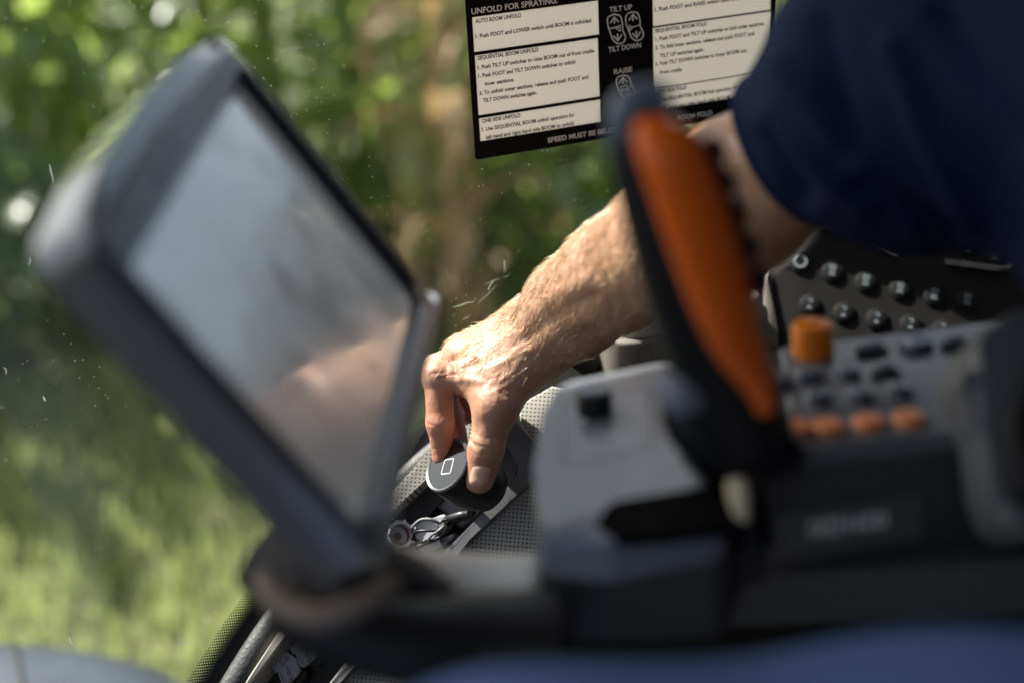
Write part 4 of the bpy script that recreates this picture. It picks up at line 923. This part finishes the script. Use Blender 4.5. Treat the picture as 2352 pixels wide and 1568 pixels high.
# palm
B.add(H['wri'], H['im'], .0225, .0135, .016); B.add(H['wri'], H['mm'], .0235, .0140, .012); B.add(H['wri'], H['rm'], .022, .0135, .012); B.add(H['wri'], H['lm'], .020, .0125, .012)
B.add(H['tc'], H['tm'], .0200, .0150, .018)
B.add(H['wri'], H['tc'], .022, .020, .012)
mid = (H['tc'] * .5 + H['tm'] * .5)
B.add(mid * .6 + H['im'] * .4, H['wri'] * .35 + H['im'] * .65, .014, .014, .014)        # web between thumb and index
B.add(H['tm'] * .55 + H['im'] * .45, H['im'] * .75 + H['tm'] * .25, .0085, .0095, .012)
B.add(mid * .4 + H['mm'] * .6, H['lm'] * .8 + H['wri'] * .2, .014, .014, .012)            # heel of the palm
# fingers
B.chain([H['im'], H['ip'], H['id'], H['it']], [.0128, .0112, .0102, .0082], .004)
B.chain([H['mm'], H['mp'], H['md'], H['mt']], [.0130, .0110, .0098, .0082], .004)
B.chain([H['rm'], H['rp'], H['rd'], H['rt']], [.0122, .0104, .0092, .0078], .004)
B.chain([H['lm'], H['lp'], H['ld'], H['lt']], [.0110, .0090, .0080, .0070], .004)
B.chain([H['tm'], H['ti']], [.0142, .0126], .010)
B.chain([H['ti'], H['tt']], [.0130, .0112], .005)
# knuckles and joints
for k, r, dz in (('im', .0100, .006), ('mm', .0105, .006), ('rm', .010, .005)): B.add(H[k] + up_ * dz, H[k] + up_ * dz * 1.01, r, r, .008)
B.add(H['ip'] + ROT @ np.array([-.002, -.003, 0]), H['ip'] + ROT @ np.array([-.0021, -.003, 0]), .0112, .0112, .004)
body_me, co = B.mesh(.00125)
pp = pix(co); nn = normals(body_me)
vd = nz(CAM - co.mean(0)); face = np.clip(((CAM - co) / np.linalg.norm(CAM - co, axis=1, keepdims=True) * nn).sum(1) * 3, 0, 1)
disp = np.zeros(len(co))
def brush(pts, w, h, dmax=None):
    """raise (h>0) or crease (h<0) the skin along a line of photo points, only on the side that faces the camera"""
    P = catmull(pts, 8) if len(pts) > 2 else np.linspace(pts[0], pts[1], 12)
    best = np.full(len(co), 1e9)
    for i in range(len(P) - 1):
        a, b = P[i], P[i + 1]; ab = b - a; t = np.clip(((pp[:, :2] - a) @ ab) / (ab @ ab + 1e-9), 0, 1)
        best = np.minimum(best, np.linalg.norm(pp[:, :2] - a - t[:, None] * ab, axis=1))
    global disp
    m = face * np.exp(-(best / w) ** 2)
    if dmax is not None: m = m * (pp[:, 2] < dmax)
    disp = disp + m * h
def z1(x, y): return ((1500 + x / 1.3067) * .57422, (1100 + y / 1.3067) * .57422)
def zz(x, y): return (918.7 + x * .21975, 746.5 + y * .21975)
mm_ = .001
# thumb joint wrinkles, nail fold
for pts, h in (([(715, 1165), (760, 1225), (860, 1262), (990, 1280)], -1.0), ([(735, 1205), (790, 1262), (880, 1300), (1000, 1300)], -1.1), ([(760, 1260), (800, 1300), (880, 1335), (960, 1340)], -1.0), ([(745, 1300), (800, 1345), (880, 1365)], -.4), ([(760, 1110), (860, 1170), (960, 1180)], -.3)):
    brush([zz(*q) for q in pts], 2.4, h * mm_, 1.16)
brush([zz(790, 1235), zz(850, 1285), zz(940, 1300)], 16, .5 * mm_, 1.16)
# finger creases
brush([zz(265, 1015), zz(400, 1062), zz(540, 1040)], 2.2, -.7 * mm_); brush([zz(285, 1285), zz(400, 1290), zz(500, 1240)], 2.2, -.5 * mm_)
brush([zz(570, 720), zz(590, 770), zz(650, 740)], 2.5, -.9 * mm_); brush([zz(520, 800), zz(600, 810), zz(640, 770)], 2.2, -.5 * mm_)
brush([zz(330, 505), zz(400, 500), zz(480, 490)], 3, -.6 * mm_); brush([zz(400, 560), zz(520, 520), zz(580, 500)], 3, -.5 * mm_)
brush([zz(430, 660), zz(500, 720), zz(570, 760)], 3, -.5 * mm_)
# knuckle dimples and extensor tendons on the back of the hand
brush([zz(700, 430), zz(800, 400)], 9, -1.3 * mm_); brush([zz(560, 330), zz(570, 440), zz(590, 520)], 6, -1.4 * mm_)
brush([zz(640, 560), zz(740, 570), zz(830, 590)], 9, 1.2 * mm_)
brush([zz(850, 450), zz(1000, 420), zz(1180, 330), zz(1350, 250)], 10, .5 * mm_)
brush([zz(820, 330), zz(950, 220), zz(1120, 120), zz(1300, 60)], 10, .45 * mm_)
brush([zz(900, 390), zz(1050, 300), zz(1190, 220)], 10, -.45 * mm_)
# veins
for pts, h in (([(880, 700), (960, 600), (1080, 560), (1180, 480), (1260, 360)], 1.1), ([(1000, 780), (1040, 660), (1160, 600), (1300, 470)], .9), ([(860, 930), (850, 820), (900, 720)], .7), ([(1000, 420), (1130, 350), (1190, 270), (1300, 200)], 1.0)):
    brush([zz(*q) for q in pts], 6, .38 * h * mm_)
# long tendons and muscle lines of the wrist and forearm
brush([z1(790, 330), z1(900, 240), z1(1020, 170), z1(1150, 110)], 14, -1.6 * mm_); brush([z1(740, 300), z1(800, 210), z1(930, 110), z1(1080, 30)], 16, 1.1 * mm_)
brush([z1(840, 400), z1(930, 320), z1(1050, 260), z1(1200, 200)], 16, 1.2 * mm_)
for pts, h in (([(1040, 690), (1100, 735), (1150, 745)], -.6), ([(1150, 880), (1180, 920), (1250, 960)], -.8), ([(1180, 800), (1230, 880), (1280, 900)], -.6), ([(1110, 930), (1160, 970)], -.5)):
    brush([zz(*q) for q in pts], 3, h * mm_)
# folds of skin inside the elbow
for pts, h in (([(1640, 292), (1690, 322), (1720, 370)], -1.6), ([(1650, 380), (1690, 410), (1712, 470)], -1.5), ([(1668, 335), (1700, 375)], 1.2), ([(1660, 470), (1700, 510), (1730, 560)], -1.2)):
    brush(pts, 11, h * mm_)
# fine unevenness
from mathutils import noise as mnoise
fine = np.array([mnoise.fractal(Vector(c * 90), 1.0, 2.0, 3) for c in co]) * .00035 + np.array([mnoise.noise(Vector(c * 42)) for c in co]) * .0006
co2 = co + nn * (disp + fine)[:, None]
body_me.vertices.foreach_set('co', co2.ravel()); body_me.update()
# ruddier skin on fingers and knuckles
rd = np.zeros(len(co))
for k, r in (('it', .035), ('id', .03), ('mt', .04), ('md', .03), ('rt', .05), ('lt', .05), ('tt', .022), ('ip', .02), ('im', .014), ('tm', .015)):
    rd = np.maximum(rd, np.exp(-(np.linalg.norm(co - H[k], axis=1) / r) ** 2) * (.75 if k in ('it', 'mt', 'rt', 'lt', 'md', 'id') else .4))
rd *= .8 + .4 * np.array([mnoise.noise(Vector(c * 120)) for c in co])
at = body_me.attributes.new('ruddy', 'FLOAT', 'POINT'); at.data.foreach_set('value', np.clip(rd, 0, 1))
person = link_me('person', body_me, MT['skin'])
tag(person, 'person in a navy T-shirt and blue trousers reaching out to grip the black pod', 'person')

bvh = BVHTree.FromPolygons([Vector(v) for v in co2], [tuple(p.vertices) for p in body_me.polygons])
def on_skin(px, py):
    r = Vector(ROT @ np.array([(px - 1176) / FPX, (py - 784) / FPX, 1.])).normalized()
    h = bvh.ray_cast(Vector(CAM), r); return (np.array(h[0]), np.array(h[1])) if h[0] else (None, None)
# thumb nail, following the skin
def zq(x, y): return (861.3 + x * .2198, 861.3 + y * .2198)
c0, ux, uy = np.array(zq(1090, 1052)), np.array((21.5, 1.5)), np.array((-5.5, 19.5))
V = []; F = []; nu, nv = 13, 15
for j in range(nv):
    for i in range(nu):
        u, v = 2 * i / (nu - 1) - 1, 2 * j / (nv - 1) - 1
        k = 1.0 if v < 0 else 1 - .22 * v * v
        q = c0 + ux * u * k * (1 - .12 * (v < -.6) * (abs(v) - .6)) + uy * (v - .16 * (1 - u * u) * (1 if v > 0 else -1) * abs(v) * -1)
        p, n_v = on_skin(*q)
        if p is None: p, n_v = H['tt'], -fwd
        e = 1 - max(abs(u), abs(v)) ** 6
        V.append(p - fwd * (.0001 + .0007 * e))
for j in range(nv - 1):
    for i in range(nu - 1): F.append((j * nu + i, j * nu + i + 1, (j + 1) * nu + i + 1, (j + 1) * nu + i))
mesh('thumb_nail', V, F, MT['nail'], person)

# arm hair: short fine strands combed along the arm
cdir = nz(H['wri'] - H['elb']); hand_dir = nz(H['im'] - H['wri'])
s_el = ((co2 - H['elb']) @ cdir); n2 = normals(body_me)
ok = np.where((s_el > .02) & (np.linalg.norm(co2 - H['tt'], axis=1) > .075) & (np.linalg.norm(co2 - H['rt'], axis=1) > .055))[0]
wgt = np.where((n2[ok] @ nz(up_)) > -.1, 1.0, .18)
far_hand = np.linalg.norm(co2[ok] - H['wri'], axis=1) > .03
wgt *= np.where(((co2[ok] - H['wri']) @ hand_dir > .02), .30, 1.)
hr = np.random.default_rng(3); ids = hr.choice(ok, 6500, p=wgt / wgt.sum())
V = []; F = []
for i in ids:
    p, n_ = co2[i], n2[i]; comb = nz(cdir * .8 + ROT @ np.array([-.25, .75, 0]) + hr.normal(0, .35, 3)); comb = comb - n_ * (comb @ n_)
    L = hr.uniform(.005, .013); lift = hr.uniform(.15, .55); d = nz(comb) * math.cos(lift) + n_ * math.sin(lift); th = hr.uniform(.00013, .00023)
    sd = nz(np.cross(d, n_)); sd2 = nz(np.cross(d, sd)); o = len(V); st = 4
    for k in range(st + 1):
        t = k / st; q = p + d * L * t - n_ * L * .35 * t * t; w_ = th * (1 - .8 * t)
        V += [q + sd * w_, q - sd * .5 * w_ + sd2 * .87 * w_, q - sd * .5 * w_ - sd2 * .87 * w_]
    for k in range(st):
        for j in range(3): F.append((o + 3 * k + j, o + 3 * k + (j + 1) % 3, o + 3 * k + 3 + (j + 1) % 3, o + 3 * k + 3 + j))
hm = mesh('arm_hair', V, F, MT['hair'], person); hm['kind'] = 'stuff'

# T-shirt: sleeve hanging round the upper arm, running into the body of the shirt
T_ = Body()
T_.add(W(1784, 362, .90), W(2010, 215, .845), .0480, .054, .02)
T_.add(W(2010, 215, .845), W(2310, 60, .80), .053, .080, .03)
T_.add(W(1900, 325, .872), W(2060, 375, .85), .0400, .0440, .02)
T_.add(W(2040, 365, .852), W(2160, 300, .84), .0430, .042, .02)
T_.add(W(2290, 60, .80), W(2900, -150, .74), .095, .13, .06)
T_.add(W(2900, -150, .74), W(3300, 900, .72), .13, .15, .08)
T_.add(W(2900, -150, .72), W(3700, 200, .45), .12, .12, .08)
T_.add(W(3300, 900, .72), W(3900, 900, .46), .13, .13, .10)
tm, tc_ = T_.mesh(.0036, 8, 5)
ns = normals(tm); pt = pix(tc_)
ax0 = W(1800, 352, .895); axd = nz(W(2200, 60, .80) - ax0); s_ = (tc_ - ax0) @ axd
fold = np.zeros(len(tc_))
for k, (a, b, c) in enumerate((((1760, 260), (1990, 470), 1), ((1800, 150), (2100, 520), 1), ((1880, 60), (1960, 330), -1), ((2050, 100), (2230, 500), 1), ((1990, 420), (2180, 540), -1), ((1770, 320), (1850, 440), -1), ((2150, 40), (2352, 300), -1))):
    a, b = np.array(a, float), np.array(b, float); ab = b - a; t = np.clip(((pt[:, :2] - a) @ ab) / (ab @ ab), 0, 1); ds = np.linalg.norm(pt[:, :2] - a - t[:, None] * ab, axis=1)
    fold += c * .0070 * np.exp(-(ds / 28) ** 2)
fold += np.array([mnoise.noise(Vector(c * 16)) for c in tc_]) * .004
fold -= .0022 * np.exp(-((s_ - .014) / .0035) ** 2) - .0012 * np.exp(-((s_ - .003) / .006) ** 2)      # stitched hem
tc_ = tc_ + ns * fold[:, None]
# cut the sleeve open at its hem and turn the hem in
keep = s_ > -.020
tm.vertices.foreach_set('co', tc_.ravel()); tm.update()
bm = bmesh.new(); bm.from_mesh(tm); bm.verts.ensure_lookup_table()
cutn = Vector(axd); bmesh.ops.bisect_plane(bm, geom=bm.verts[:] + bm.edges[:] + bm.faces[:], plane_co=Vector(ax0 - axd * -.009), plane_no=cutn, clear_inner=True)
sh = bpy.data.meshes.new('t_shirt'); bm.to_mesh(sh); bm.free(); bpy.data.meshes.remove(tm)
so = link_me('t_shirt', sh, MT['shirt'], person)
sm = so.modifiers.new('cloth', 'SOLIDIFY'); sm.thickness = .0016; sm.offset = -1

# trousers: the near thigh across the foot of the picture
L_ = Body()
L_.add(W(3300, 2260, .52), W(2300, 2195, .50), .105, .092, .05); L_.add(W(2300, 2195, .50), W(1250, 2135, .50), .092, .080, .05)
L_.add(W(1250, 2135, .50), W(1000, 3300, .62), .074, .058, .04)
lm, lc = L_.mesh(.007, 8, 4)
ln = normals(lm); lc = lc + ln * (np.array([mnoise.noise(Vector(c * np.array([9, 22, 22]))) for c in lc]) * .006)[:, None]
lm.vertices.foreach_set('co', lc.ravel()); lm.update()
link_me('trousers', lm, MT['trousers'], person)
